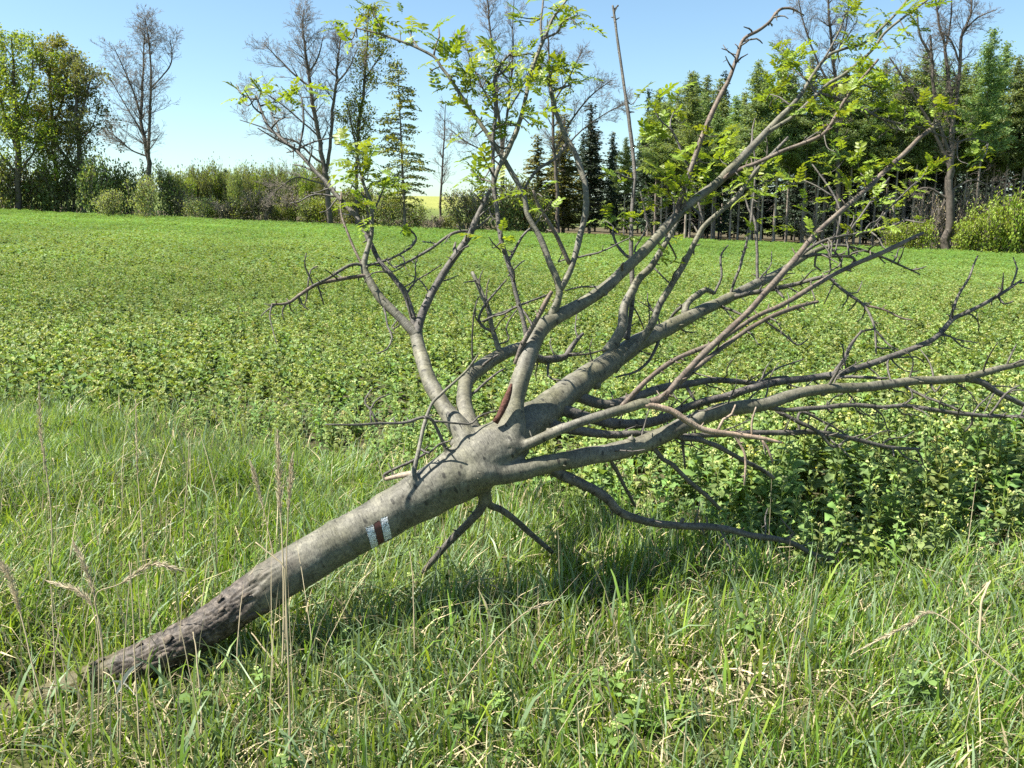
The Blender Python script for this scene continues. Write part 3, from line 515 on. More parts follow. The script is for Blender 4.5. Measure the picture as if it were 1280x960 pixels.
# straightened coordinates along the stem, then bark relief: smooth grey above, loose flaking plates near the foot
ax = tP[-1] - tP[0]; ax /= np.linalg.norm(ax)
D2 = ((V[:, None, :] - tP[None, ::2]) ** 2).sum(-1); near = np.argmin(D2, 1)
tl = np.concatenate([[0], np.cumsum(np.linalg.norm(np.diff(tP, axis=0), axis=1))])[::2]
rel = V - tP[::2][near]; along = tl[near] + rel @ ax
e1 = np.cross(ax, [0, 0, 1]); e1 /= np.linalg.norm(e1); e2 = np.cross(ax, e1)
ang = np.arctan2(rel @ e2, rel @ e1)
BCO = np.stack([rel @ e1, rel @ e2, along], -1)
roughm = 1 - sstep(1.10, 1.35, along + 0.10 * np.sin(ang * 2 + 1))
fl = np.sin(ang * 15 + 2.2 * np.sin(along * 17) + 3 * np.sin(along * 41)) * np.sin(along * 31 + 3 * np.sin(ang * 5)) + 0.7 * np.sin(ang * 29 + along * 11)
plate = np.sign(fl) * np.minimum(np.abs(fl), 0.35) * 0.007
lump = 0.0014 * (np.sin(ang * 2 + along * 6) + np.sin(along * 11 + ang) * 0.7)
ring = -0.004 * np.exp(-((along - 1.53 - 0.012 * np.sin(ang * 2)) / 0.007) ** 2)
knots = 0
for ka, kg, ks in ((1.7, -1.7, .022), (1.5, -2.3, .016), (1.43, -1.2, .018), (1.85, -2.6, .02), (2.0, -1.4, .024), (1.62, -2.9, .014)):
    q = ((along - ka) / (ks * .6)) ** 2 + ((((ang - kg + math.pi) % (2 * math.pi)) - math.pi) * .1 / ks) ** 2
    knots = knots + 0.004 * np.exp(-q * .35) - 0.008 * np.exp(-q * 2.2)
step_ = -0.007 * (1 - sstep(1.11, 1.15, along + 0.07 * np.sin(ang * 3 + .6) + 0.025 * np.sin(ang * 11)))
V = V + NN * (step_ + knots)[:, None]
V = V + NN * (roughm * plate + lump + ring * (1 - roughm))[:, None]
quads = np.array([f for f in Fq if len(f) == 4]); trs = [f for f in Fq if len(f) == 3]
TRUNK_V, TRUNK_F = V, Fq
# trunk bark: like the limb bark with a rough mossy foot
mt = bark_mat('bark_trunk', (0.070, 0.066, 0.05), (0.178, 0.169, 0.132), (0.105, 0.102, 0.056), bump=0.5)
nt = mt.node_tree; b = nt.nodes["Principled BSDF"]
c0 = b.inputs["Base Color"].links[0].from_socket
sx = nd(nt, "ShaderNodeSeparateXYZ"); nt.links.new(nd(nt, "ShaderNodeAttribute", attribute_name="bark_co").outputs["Vector"], sx.inputs[0])
nn = nd(nt, "ShaderNodeTexNoise", i_Scale=7.0, i_Detail=5.0); geo = nd(nt, "ShaderNodeNewGeometry"); nt.links.new(geo.outputs["Position"], nn.inputs["Vector"])
a1 = nd(nt, "ShaderNodeMath", operation='MULTIPLY_ADD'); a1.inputs[1].default_value = 0.5; nt.links.new(nn.outputs["Fac"], a1.inputs[0]); nt.links.new(sx.outputs[2], a1.inputs[2])
foot = nd(nt, "ShaderNodeMapRange"); foot.inputs[1].default_value = 1.40; foot.inputs[2].default_value = 1.55; foot.inputs[3].default_value = 1; foot.inputs[4].default_value = 0; nt.links.new(a1.outputs[0], foot.inputs[0])
vor = nd(nt, "ShaderNodeTexNoise", i_Scale=42.0, i_Detail=7.0, i_Roughness=0.7); nt.links.new(geo.outputs["Position"], vor.inputs["Vector"])
rc = ramp(nt, vor.outputs["Fac"], [(0.38, (0.012, 0.009, 0.007)), (0.5, (0.048, 0.038, 0.029)), (0.66, (0.14, 0.115, 0.09))])
moss = nd(nt, "ShaderNodeMapRange"); moss.inputs[1].default_value = 0.80; moss.inputs[2].default_value = 0.98; moss.inputs[3].default_value = 1; moss.inputs[4].default_value = 0; nt.links.new(a1.outputs[0], moss.inputs[0])
rc = mix(nt, moss.outputs[0], rc, mix(nt, vor.outputs['Fac'], (0.035, 0.03, 0.012), (0.105, 0.092, 0.032)))
nt.links.new(mix(nt, foot.outputs[0], c0, rc), b.inputs["Base Color"])
TFAC = [quads] + ([np.array(trs)] if trs else [])
trunk_me = build_mesh('trunk', V - base, TFAC, smooth=True, vec=BCO)
trunk = obj('trunk', trunk_me, mt, tree, label='smooth grey trunk with flaking, mossy lower end')

# trail blaze painted on the trunk: white, red, white
bvh = BVHTree.FromPolygons([tuple(v) for v in V], Fq)
def patch(name, quad, mat, lift, nu=10, nv=22):
    q = np.asarray(quad, float); g = []
    for iv in range(nv):
        v = iv / (nv - 1)
        a = q[0] * (1 - v) + q[3] * v; c = q[1] * (1 - v) + q[2] * v
        for iu in range(nu):
            u = iu / (nu - 1); p = a * (1 - u) + c * u
            if iu in (0, nu - 1): p = p + rng.normal(size=2) * 0.25
            if iv in (0, nv - 1): p = p + rng.normal(size=2) * 0.35
            r = Vector(ray(*p)).normalized()
            h, n, _, _ = bvh.ray_cast(Vector((0, 0, EYE)), r)
            if h is None: h, n = Vector(unproj(*p, 3.1)), -r
            g.append((h, n))
    Vt = np.array([np.array(h + n * lift) for h, n in g]); Vb = np.array([np.array(h - n * 0.002) for h, n in g])
    def id(a, b_): return a * nu + b_
    Qs = [(id(a, b_), id(a, b_ + 1), id(a + 1, b_ + 1), id(a + 1, b_)) for a in range(nv - 1) for b_ in range(nu - 1)]
    m = len(Vt); rim = [id(0, k) for k in range(nu)] + [id(k, nu - 1) for k in range(1, nv)] + [id(nv - 1, k) for k in range(nu - 2, -1, -1)] + [id(k, 0) for k in range(nv - 2, 0, -1)]
    Qs += [(rim[k], rim[(k + 1) % len(rim)], rim[(k + 1) % len(rim)] + m, rim[k] + m) for k in range(len(rim))]
    return obj(name, build_mesh(name, np.vstack([Vt, Vb]) - base, [np.array(Qs)], smooth=False), mat, trunk)
def paint(name, colr, under):
    m, nt, b, out = new_mat(name)
    geo = nd(nt, "ShaderNodeNewGeometry")
    n = nd(nt, "ShaderNodeTexVoronoi", i_Scale=150.0, feature='DISTANCE_TO_EDGE'); nz = nd(nt, "ShaderNodeTexNoise", i_Scale=60.0, i_Detail=6.0)
    dv = nd(nt, "ShaderNodeVectorMath", operation='MULTIPLY_ADD'); dv.inputs[1].default_value = (0.02,) * 3
    nt.links.new(geo.outputs["Position"], nz.inputs["Vector"]); nt.links.new(nz.outputs["Color"], dv.inputs[0]); nt.links.new(geo.outputs["Position"], dv.inputs[2]); nt.links.new(dv.outputs[0], n.inputs["Vector"])
    k = ramp(nt, n.outputs["Distance"], [(0.04, (1, 1, 1)), (0.15, (0, 0, 0))])
    nt.links.new(mix(nt, k, colr, under), b.inputs["Base Color"]); b.inputs["Roughness"].default_value = 0.6
    return m
M['paint_white'] = paint('paint_white', (0.74, 0.76, 0.78), (0.10, 0.10, 0.085)); M['paint_red'] = paint('paint_red', (0.085, 0.024, 0.018), (0.05, 0.025, 0.02))
patch('white_stripe', [(457, 660), (466, 655), (472.5, 681), (464.5, 686)], M['paint_white'], 0.0022)
patch('red_stripe', [(466.8, 654.6), (474.2, 650), (480, 676.6), (473.2, 680.6)], M['paint_red'], 0.0016)
patch('white_stripe', [(475, 648.5), (483.5, 644.5), (489.5, 671), (481, 676)], M['paint_white'], 0.0022)
# torn red-brown wound at the foot of the upright limb
P, R, A = px_path([(619, 528, 8), (626, 516, 8), (632, 502, 8.5), (637, 489, 6.5), (639.5, 480, 3)], 3.292, 0.035, 0.3)
wm = MB(); wm.add(*tube(P, R, 9, 0.12, rng)); obj('bark_wound', wm.mesh('bark_wound', off=base), M['wound'], trunk, label='reddish-brown torn wound at the foot of the upright limb')
fm = MB()                                   # loose bark plates curling off the rotten foot
for q in range(150):
    i = rng.randint(nv)
    if not (0.3 < along[i] < 1.2) or NN[i][2] < -.5: continue
    p, n_ = V[i], NN[i].astype(float); t_ = ax - n_ * np.dot(ax, n_); t_ /= np.linalg.norm(t_); s_ = np.cross(n_, t_)
    l, w = rng.uniform(.02, .06), rng.uniform(.006, .016); lift = rng.uniform(.002, .012)
    a = [p - t_ * l * .5 - s_ * w + n_ * .001, p - t_ * l * .5 + s_ * w * rng.uniform(.3, 1) + n_ * .001, p + s_ * w + n_ * lift * .5, p - s_ * w * .9 + n_ * lift * .5, p + t_ * l * .5 + s_ * w * rng.uniform(0, .8) + n_ * lift, p + t_ * l * .5 - s_ * w * rng.uniform(0, .8) + n_ * lift]
    a = [x - base for x in a]; fm.add(a + [x - n_ * .003 for x in a], Q=[(0, 1, 2, 3), (3, 2, 4, 5), (1, 0, 6, 7), (2, 1, 7, 8), (4, 2, 8, 10), (5, 4, 10, 11), (3, 5, 11, 9), (0, 3, 9, 6)])
obj('loose_bark', fm.mesh('loose_bark', smooth=False), plain_mat('loose_bark', (0.035, 0.027, 0.02), (0.17, 0.14, 0.11), 45, bump=.4), trunk, kind='stuff', label='loose grey-brown bark plates on the rotten foot')
BOBJ = {}
for (bid, par, mat, d0, dd, pts) in BR:
    P, R, A = TP[bid]
    w = max(p[2] for p in pts); k = 16 if w > 20 else 11 if w > 9 else 8
    mb = MB(); broken = bid in ('P1', 'P2', 'P3', 'PB', 'MC', 'M3', 'B3', 'BW', 'C3')
    mb.add(*tube(P, R, k, 0.05 if w > 12 else 0.10, rng, v0=rng.rand() * 5, flat_end=broken))
    kk = 3 if w > 20 else 0
    if len(P) > 8: spurs(mb, P[kk:], R[kk:], 0.10 if mat == 'bark' else 0.22)
    for _ in range(int(len(P) * 0.05)):      # branch collars and knots
        i = rng.randint(2, len(P) - 1); d = rng.normal(size=3); d /= np.linalg.norm(d)
        q = np.array([P[i], P[i] + d * R[i] * 1.12, P[i] + d * R[i] * 1.3]); mb.add(*tube(q, [R[i] * .5, R[i] * .42, R[i] * .2], 7))
    BOBJ[bid] = obj('branch', mb.mesh('branch', off=base), M[mat], tree)
    if bid in ('P1', 'P2', 'P3'): BOBJ[bid]['label'] = 'snapped branch with reddish peeling bark'
    if bid == 'PB': BOBJ[bid]['label'] = 'snapped branch stripped to pale wood'
P, R, A = px_path([(958, 549.5, 5.5), (968, 551.5, 4.5), (979, 554, 1.5)], TP['PB'][2][-1, 3], 0, 0.2)
mb = MB(); mb.add(*tube(P, R, 7)); obj('broken_tip', mb.mesh('broken_tip', off=base), M['wood_orange'], BOBJ['PB'])
ALLP = []
for bid in BOBJ: ALLP.append((bid, TP[bid][2], TP[bid][0]))
for (par, dd, pts) in TW:
    A = TP[par][2]; i = int(np.argmin((A[:, 0] - pts[0][0]) ** 2 + (A[:, 1] - pts[0][1]) ** 2))
    pts = list(pts)
    if math.hypot(A[i, 0] - pts[0][0], A[i, 1] - pts[0][1]) < 26: pts = [(A[i, 0], A[i, 1], pts[0][2])] + ([] if math.hypot(A[i, 0] - pts[0][0], A[i, 1] - pts[0][1]) < 3 else [pts[0]]) + pts[1:]
    P, R, AA = px_path(pts, A[i, 3], dd, 1.2)
    mb = MB(); mb.add(*tube(P, R, 6, 0.1, rng)); spurs(mb, P, R, 0.3, (0.006, 0.022))
    mt_ = M['wood_pale'] if par == 'PB' else M['bark_dead']
    obj('twig', mb.mesh('twig', off=base), mt_, BOBJ[par])
    ALLP.append((par, AA, P))

tw = np.random.RandomState(33)
for bid, every, reach in (('UU', 26, 46), ('TT', 34, 50), ('VV', 26, 42), ('WW', 30, 40), ('XX', 30, 40), ('R1', 30, 46), ('RB', 18, 34), ('RD', 16, 26), ('RF', 10, 22), ('RG', 14, 36), ('RH', 16, 26), ('LH', 18, 26), ('LJ', 18, 26), ('LK', 16, 24), ('LD', 26, 34), ('LC', 30, 36), ('P3', 34, 30), ('TF', 18, 34), ('YY', 16, 24), ('B2', 16, 30), ('B3', 16, 28), ('L2', 34, 30), ('MD', 16, 26), ('LB', 40, 34), ('QQ', 40, 32), ('ME', 40, 20)):
    A = TP[bid][2]; L = np.concatenate([[0], np.cumsum(np.linalg.norm(np.diff(A[:, :2], axis=0), axis=1))]); s0 = L[-1] * .22
    while s0 < L[-1]:
        i = min(len(A) - 2, int(np.searchsorted(L, s0))); t = A[i + 1, :2] - A[i, :2]; t /= np.linalg.norm(t) + 1e-9
        sg = tw.choice([-1, 1]); an = tw.uniform(.5, 1.2) * sg; d = np.array([t[0] * math.cos(an) - t[1] * math.sin(an), t[0] * math.sin(an) + t[1] * math.cos(an)]); ln = reach * tw.uniform(.35, 1.15); q = A[i, :2].copy(); pts = [(*q, 2.6)]
        for k in range(3):
            an = tw.normal() * .38; d = np.array([d[0] * math.cos(an) - d[1] * math.sin(an), d[0] * math.sin(an) + d[1] * math.cos(an)]); q = q + d * ln / 3; pts.append((*q, 2.2 - .5 * k))
        P, R, AA = px_path(pts, A[i, 3], tw.uniform(-.2, .2), 1.2); mb = MB(); mb.add(*tube(P, R, 5, 0.1, rng)); spurs(mb, P, R, 0.4, (0.006, 0.03))
        obj('twig', mb.mesh('twig', off=base), M['bark_dead'], BOBJ[bid]); s0 += every * tw.uniform(.5, 1.5)
# leaves: fresh feathered leaves of many leaflets on short shoots
def feather_leaf(r):
    L = r.uniform(0.085, 0.135); n = r.randint(4, 7); V, T, K = [], [], []
    g = np.array([0.175, 0.27, 0.035]) * r.uniform(0.7, 1.25) + np.array([0.06, 0.03, 0.0]) * r.rand()
    dr = r.uniform(0.15, 0.6)
    def rp(t): return np.array([L * t, 0.0, L * (0.15 * t - dr * t * t)])
    def tri(a): T.append(a)
    q = [rp(t) for t in np.linspace(0, 1, 5)]
    m = tube(np.array(q), np.linspace(0.0011, 0.0006, 5), 3); nv = len(m[0]); V.append(m[0]); K.append(np.tile(g * 1.1, (nv, 1)))
    for a in m[1]: T += [(a[0], a[1], a[2]), (a[0], a[2], a[3])]
    for a in m[2]: T.append(tuple(a))
    off = nv
    def leaflet(p, d, l, w, up):
        nonlocal off
        d = d / np.linalg.norm(d); s = np.cross(d, up); s /= np.linalg.norm(s) + 1e-9; u = np.cross(s, d)
        fold = r.uniform(0.1, 0.45) * w; droop = r.uniform(0.0, 0.35) * l
        c1, c2, c3 = p + d * l * .3, p + d * l * .68 - u * droop * .45, p + d * l - u * droop
        vs = [p, c1 - s * w * .9 + u * fold, c1, c1 + s * w * .9 + u * fold, c2 - s * w * .8 + u * fold, c2, c2 + s * w * .8 + u * fold, c3]
        V.append(np.array(vs)); K.append(np.tile(g * r.uniform(0.82, 1.2), (8, 1)))
        o = off
        for a in ((0, 2, 1), (0, 3, 2), (1, 2, 5), (1, 5, 4), (2, 3, 6), (2, 6, 5), (4, 5, 7), (5, 6, 7)): T.append(tuple(x + o for x in a))
        off += 8
    for k in range(n):
        t = 0.22 + 0.68 * k / (n - 1); l = L * r.uniform(.30, .42) * (1 - 0.35 * abs(t - 0.5)); w = l * r.uniform(.2, .27)
        for sgn in (-1, 1):
            d = np.array([0.62 + 0.3 * t, sgn, r.uniform(-0.35, 0.25)]); leaflet(rp(t), d, l, w, np.array([0, 0, 1.0]))
    leaflet(rp(1.0), np.array([1, 0, -dr]), L * .36, L * .08, np.array([0, 0, 1.0]))
    return np.vstack(V), np.array(T), np.vstack(K)
lr = np.random.RandomState(21)
LEAVES = [feather_leaf(lr) for _ in range(10)]
LEAF_ME = [build_mesh('leaf', v, [t], col=k, smooth=True) for v, t, k in LEAVES]
for me in LEAF_ME: me.materials.append(M['leaf'])
CL = [(300,122,5),(327,112,6),(345,130,7),(355,138,4),(375,116,8),(392,122,4),(440,40,6),(432,45,4),(470,22,6),(465,8,6),(480,46,5),(500,38,6),(515,38,4),(548,48,2),
(556,86,8),(572,80,9),(588,96,10),(600,108,11),(612,75,5),(585,118,8),(538,90,2),(565,118,4),(610,118,6),(622,76,7),(640,64,7),(598,150,6),(592,170,5),(600,222,10),(612,236,9),(604,205,6),(640,150,9),(656,145,9),(632,170,6),(668,150,7),
(650,25,6),(690,14,7),(718,30,6),(730,26,4),(702,40,4),(664,80,9),(690,80,11),(702,94,11),(716,100,8),(640,96,7),(652,112,8),(676,100,8),(690,112,6),(642,20,3),(720,8,5),
(450,200,10),(460,214,9),(440,188,5),(470,238,9),(446,250,7),(482,230,7),(464,270,6),(434,235,5),(490,215,4),(430,180,3),(615,302,2),(640,312,2),(678,246,6),(690,252,3),(650,250,3),(500,292,2),
(820,130,7),(814,160,8),(845,130,7),(856,150,7),(835,172,6),(812,180,4),(800,118,3),(772,220,6),(765,270,6),(755,275,4),(830,224,13),(850,226,13),(872,230,12),(860,206,8),(830,248,9),(884,246,9),(905,182,8),(898,170,6),(898,196,8),(888,204,8),(815,250,6),(845,250,9),(870,256,8),(915,238,6),(820,272,4),
(960,120,11),(976,114,11),(966,132,7),(985,70,8),(990,84,8),(1002,86,7),(1012,74,6),(978,90,6),(1020,108,8),(1035,130,12),(1050,142,12),(1028,156,10),(1015,142,7),(1060,20,9),(1054,12,6),(1072,20,7),(1080,46,10),(1092,40,8),(1110,30,8),(1070,90,8),(1086,100,10),(1100,100,9),(1112,110,8),(1062,110,8),(1052,74,6),(1075,66,7),(1098,120,8),(1112,136,8),(1122,165,6),(1100,172,5),(1130,20,9),(1145,5,9),(1150,32,6),(1138,42,4),(1118,60,5),
(1142,150,8),(1152,140,7),(1170,132,7),(1180,136,5),(1216,165,4),(1236,186,5),(1226,202,4),(1210,205,3),
(960,215,9),(972,226,8),(992,230,7),(950,236,6),(940,242,5),(925,222,4),(1055,200,10),(1072,200,9),(1082,212,7),(1060,232,8),(1044,190,5),(1110,205,6),(1130,210,10),(1150,222,9),(1140,240,7),(1100,236,7),(1086,250,6),(1072,270,8),(1100,282,7),(1120,252,7),(1000,280,5),(1040,262,5),(1012,252,5),(1060,288,5),(1160,208,5),(958,250,4),(930,285,3),(1130,272,5),(846,298,3),(828,318,3)]
ALLA = np.vstack([np.column_stack([a, np.full(len(a), q)]) for q, (b_, a, p) in enumerate(ALLP)]); ALLQ = np.vstack([p for b_, a, p in ALLP])
leaf_list = []
for (x, y, n) in CL:
    ok = (ALLA[:, 2] < 9)
    d2 = (ALLA[:, 0] - x) ** 2 + (ALLA[:, 1] - y) ** 2 + (~ok) * 1e6
    i = int(np.argmin(d2)); dep = ALLA[i, 3] + lr.uniform(-0.18, 0.18)
    tip = unproj(x, y, dep); r0 = ALLQ[i]
    if d2[i] > 5:
        mid = (r0 + tip) / 2 + np.array([0, 0, -0.02]) + lr.normal(size=3) * 0.012
        pp = catmull([r0, mid, tip], 9); mb = MB(); mb.add(*tube(pp, np.linspace(0.0034, 0.0018, 9), 5, 0.1, lr))
        obj('shoot', mb.mesh('shoot', off=base), M['bark_dead'], BOBJ[ALLP[int(ALLA[i, 4])][0]])
    else: pp = np.array([tip, tip])
    n = max(2, int(round(n * 0.84)))
    for q in range(n):
        t = 1.0 if q < n * 0.55 else lr.uniform(0.45, 1.0)
        p = pp[int(t * (len(pp) - 1))] + lr.normal(size=3) * 0.024
        az = lr.uniform(0, 6.283); el = lr.uniform(-0.2, 1.2)
        Rm = Matrix.Rotation(az, 3, 'Z') @ Matrix.Rotation(-el, 3, 'Y') @ Matrix.Rotation(lr.uniform(-0.6, 0.6), 3, 'X')
        leaf_list.append((p, np.array(Rm), lr.uniform(0.48, 0.98), lr.randint(10)))
order = sorted(range(len(leaf_list)), key=lambda i: -leaf_list[i][2] / project(leaf_list[i][0])[2])
VV_, TT_, KK_, off = [], [], [], 0
for c_, i in enumerate(order):
    p, Rm, s, k = leaf_list[i]
    if c_ < 300:
        o = obj('leaf', LEAF_ME[k], None, tree)
        o.matrix_local = Matrix.Translation(Vector(p - base)) @ (Matrix(Rm.tolist()) * s).to_4x4()
    else:
        v, t, kc = LEAVES[k]; VV_.append((v * s) @ Rm.T + p - base); TT_.append(t + off); KK_.append(kc * lr.uniform(0.85, 1.15)); off += len(v)
if off: obj('foliage', build_mesh('foliage', np.vstack(VV_), [np.vstack(TT_)], col=np.vstack(KK_), smooth=True), M['leaf'], tree, kind='stuff', label='more fresh green feathered leaves among the twigs')

# ---------------------------------------------------------------- crop field and grass
def in_view(x, y, m=1.6): return np.abs(x) < 0.62 * y + m
def spread(templates, pos, rz, sc, tint, tilt=None):
    """many copies of small plants written into one set of arrays"""
    Vs, Fs, Ks, off = [], [], [], 0
    pick = np.random.RandomState(5).randint(len(templates), size=len(pos))
    for k, (v, f, c) in enumerate(templates):
        s = np.where(pick == k)[0]
        if len(s) == 0: continue
        ca, sa = np.cos(rz[s])[:, None], np.sin(rz[s])[:, None]
        x = (v[None, :, 0] * ca - v[None, :, 1] * sa) * sc[s, 0:1]; y = (v[None, :, 0] * sa + v[None, :, 1] * ca) * sc[s, 0:1]; z = v[None, :, 2] * sc[s, 1:2]
        if tilt is not None: x = x + z * tilt[s, 0:1]; y = y + z * tilt[s, 1:2]
        V = np.stack([x + pos[s, 0:1], y + pos[s, 1:2], z + pos[s, 2:3]], -1)
        Vs.append(V.reshape(-1, 3)); nv = len(v)
        Fs.append((f[None] + (off + np.arange(len(s)) * nv)[:, None, None]).reshape(-1, 3)); off += nv * len(s)
        Ks.append((c[None] * tint[s][:, None, :]).reshape(-1, 3))
    return np.vstack(Vs), [np.vstack(Fs)], np.vstack(Ks)
def crop_plant(r, detail):
    V, T, K, off = [], [], [], 0
    H = r.uniform(0.85, 1.1)
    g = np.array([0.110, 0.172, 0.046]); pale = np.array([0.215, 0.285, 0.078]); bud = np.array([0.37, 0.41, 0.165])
    lean = r.normal(size=2) * 0.07
    def stem(z): return np.array([lean[0] * z * z, lean[1] * z * z, z])
    def put(v, t, k):
        nonlocal off
        V.append(np.array(v)); T.extend([tuple(x + off for x in q) for q in t]); K.append(np.tile(k, (len(v), 1))); off += len(v)
    if detail >= 1:
        w = 0.016
        for a0, a1 in (((0, .5), (.5, 1.0)) if detail == 2 else ((0, 1.0),)):
            p, q = stem(a0 * H), stem(a1 * H); v = []
            for c, ww in ((p, w * (1 - .4 * a0)), (q, w * (1 - .4 * a1))):
                for k in range(3): v.append(c + np.array([math.cos(k * 2.1) * ww, math.sin(k * 2.1) * ww, 0]))
            put(v, [(0, 1, 4), (0, 4, 3), (1, 2, 5), (1, 5, 4), (2, 0, 3), (2, 3, 5)], pale)
    nl = {2: 14, 1: 9, 0: 5}[detail]
    for k in range(nl):
        z = H * (0.10 + 0.86 * (k / (nl - 1)) ** 0.9); az = k * 2.4 + r.uniform(-.5, .5)
        up = z / H; l = (0.38 - 0.24 * up) * r.uniform(.8, 1.25); w = l * r.uniform(.24, .36)
        if detail < 2: l *= 1.1; w *= 1.35
        if detail < 1: l *= 1.3; w *= 1.3
        el = r.uniform(0.0, 0.7) + 0.45 * up
        d = np.array([math.cos(az) * math.cos(el), math.sin(az) * math.cos(el), math.sin(el)]); s = np.array([-math.sin(az), math.cos(az), r.uniform(-.35, .35)])
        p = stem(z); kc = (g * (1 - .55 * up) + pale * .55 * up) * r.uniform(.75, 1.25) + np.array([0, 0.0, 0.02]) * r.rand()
        c1 = p + d * l * .4; c2 = p + d * l * .78 + np.array([0, 0, -.10 * l]); tip = p + d * l * 1.05 + np.array([0, 0, -.34 * l * r.uniform(.4, 1.5)])
        f = np.array([0, 0, w * r.uniform(0.1, .5)])
        if detail == 2:
            put([p, c1 - s * w * .62 + f, c1, c1 + s * w * .62 + f, c2 - s * w + f * r.uniform(-.6, 1), c2, c2 + s * w + f * r.uniform(-.6, 1), tip],
                [(0, 2, 1), (0, 3, 2), (1, 2, 5), (1, 5, 4), (2, 3, 6), (2, 6, 5), (4, 5, 7), (5, 6, 7)], kc)
        else:
            put([p, c2 - s * w + f, tip, c2 + s * w + f], [(0, 2, 1), (0, 3, 2)], kc)
    nb = {2: 6, 1: 3, 0: 1}[detail]
    for k in range(nb):
        c = stem(H) + np.array([*(r.normal(size=2) * (0.030 if detail == 2 else 0.05)), r.uniform(-.05, .03)]); q = r.uniform(.018, .032) * (1.0 if detail == 2 else 1.25)
        put([c + np.array(o) * q for o in ((1, 0, 0), (-.5, .87, 0), (-.5, -.87, 0), (0, 0, 1.0))], [(0, 1, 3), (1, 2, 3), (2, 0, 3)], bud * r.uniform(.75, 1.25) * (np.array([1.2, 1.05, .35]) if r.rand() < .06 else 1))
    return np.vstack(V), np.array(T), np.vstack(K)
gr = np.random.RandomState(4)
def scatter(y0, y1, dens, seed, margin=1.6):
    r = np.random.RandomState(seed); xm = 0.62 * y1 + margin
    n = int(dens * 2 * xm * (y1 - y0)); x = r.uniform(-xm, xm, n); y = r.uniform(y0, y1, n)
    k = in_view(x, y, margin); return x[k], y[k]
parts = []
for y0, y1, dens, det in ((3.0, 6.6, 92, 2), (6.6, 12, 88, 1), (12, 21, 48, 1), (21, 40, 28, 0), (40, 62, 11, 0), (62, FIELD_END, 5, 0)):
    x, y = scatter(y0, y1, dens, int(y0 * 10))
    k = (y > edge_y(x) - 0.12 + 0.75 * gr.rand(len(x)) ** 2 * (x < 1.0) + 0.25 * gr.rand(len(x))) & (vnoise(x, y, 2.3, 31) > -1.45 + 0.35 * np.exp(-((y - edge_y(x)) / 0.5)))
    x, y = x[k], y[k]; n = len(x)
    h = 0.235 + 0.15 * sstep(-1.2, 1.4, x) * (1 - sstep(4.5, 8, y)) + 0.05 * vnoise(x, y, 0.8, 8) + 0.03 * vnoise(x, y, 3.1, 9)
    h = h * gr.uniform(0.7, 1.15, n) * (0.55 + 0.45 * sstep(0, 0.9, y - edge_y(x)))
    wdt = np.clip(h * 1.12, 0.2, 0.45) * gr.uniform(0.85, 1.2, n) * (0.82 if det == 2 else 0.95 if det == 1 else np.interp(y, [20, 40, 90], [1.2, 1.7, 2.4]))
    vv = 1 + 0.13 * vnoise(x, y, 0.5, 14) + 0.10 * vnoise(x, y, 0.12, 15); far = sstep(15, 60, y)
    tint = np.stack([vv * gr.uniform(.85, 1.15, n) * (1 - .18 * far), vv * gr.uniform(.9, 1.1, n), vv * gr.uniform(.8, 1.1, n) * (1 - .2 * far)], -1)
    pos = np.stack([x, y, ground_h(x, y) - 0.01], -1)
    tp_ = [crop_plant(np.random.RandomState(100 + q + det * 50), det) for q in range(9)]
    parts.append(spread(tp_, pos, gr.uniform(0, 6.28, n), np.stack([wdt, h], -1), tint, gr.normal(size=(n, 2)) * 0.10))
off = 0; Vs, Fs, Ks = [], [], []
for V, Fl, K in parts: Vs.append(V); Fs.append(Fl[0] + off); Ks.append(K); off += len(V)
obj('crop_plants', build_mesh('crop_plants', np.vstack(Vs), [np.vstack(Fs)], col=np.vstack(Ks)), M['crop'], kind='stuff', label='broad-leaved green crop in bud covering the field')
print('CROP tris', sum(len(f) for f in Fs))

def blades(x, y, h, w, lean_az, bend, col, seed, droop=0.25, z0=None):
    """flat tapering grass blades, each bent along its own arc"""
    r = np.random.RandomState(seed); n = len(x)
    z = (ground_h(x, y) - 0.01) if z0 is None else z0
    d = np.stack([np.cos(lean_az), np.sin(lean_az)], -1)
    tw = lean_az + math.pi / 2 + r.normal(size=n) * 0.8
    s = np.stack([np.cos(tw), np.sin(tw), r.normal(size=n) * .15], -1)
    lv = np.array([0, .36, .7, 1.0]); wv = np.array([.75, 1.0, .72, 0])
    P = []
    for t, wt in zip(lv, wv):
        cx = x + d[:, 0] * h * bend * t ** 1.8; cy = y + d[:, 1] * h * bend * t ** 1.8; cz = z + h * (t - droop * bend * t ** 3)
        c = np.stack([cx, cy, cz], -1)
        if wt > 0: P += [c - s * (w * wt / 2)[:, None], c + s * (w * wt / 2)[:, None]]
        else: P.append(c)
    V = np.stack(P, 1); o = (np.arange(n) * 7)[:, None]
    Q = np.concatenate([o + np.array([[0, 1, 3, 2]]), o + np.array([[2, 3, 5, 4]])]); T = o + np.array([[4, 5, 6]])
    return V.reshape(-1, 3), Q, T, np.repeat(col, 7, 0)
class GB:
    def __init__(s): s.V, s.Q, s.T, s.K, s.n = [], [], [], [], 0
    def add(s, V, Q, T, K): s.V.append(V); s.Q.append(Q + s.n); s.T.append(T + s.n); s.K.append(K); s.n += len(V)
def bare_patch(x, y):
    a = on_ground(885, 868)
    return np.exp(-(((x - a[0]) / 0.20) ** 2 + ((y - a[1]) / 0.11) ** 2)) + np.exp(-(((x + 1.80) / 0.28) ** 2 + ((y - 2.62) / 0.28) ** 2))
gb = GB(); r = np.random.RandomState(17)
x, y = scatter(1.15, 8.8, 5600, 77, 1.0)
e = y - edge_y(x)
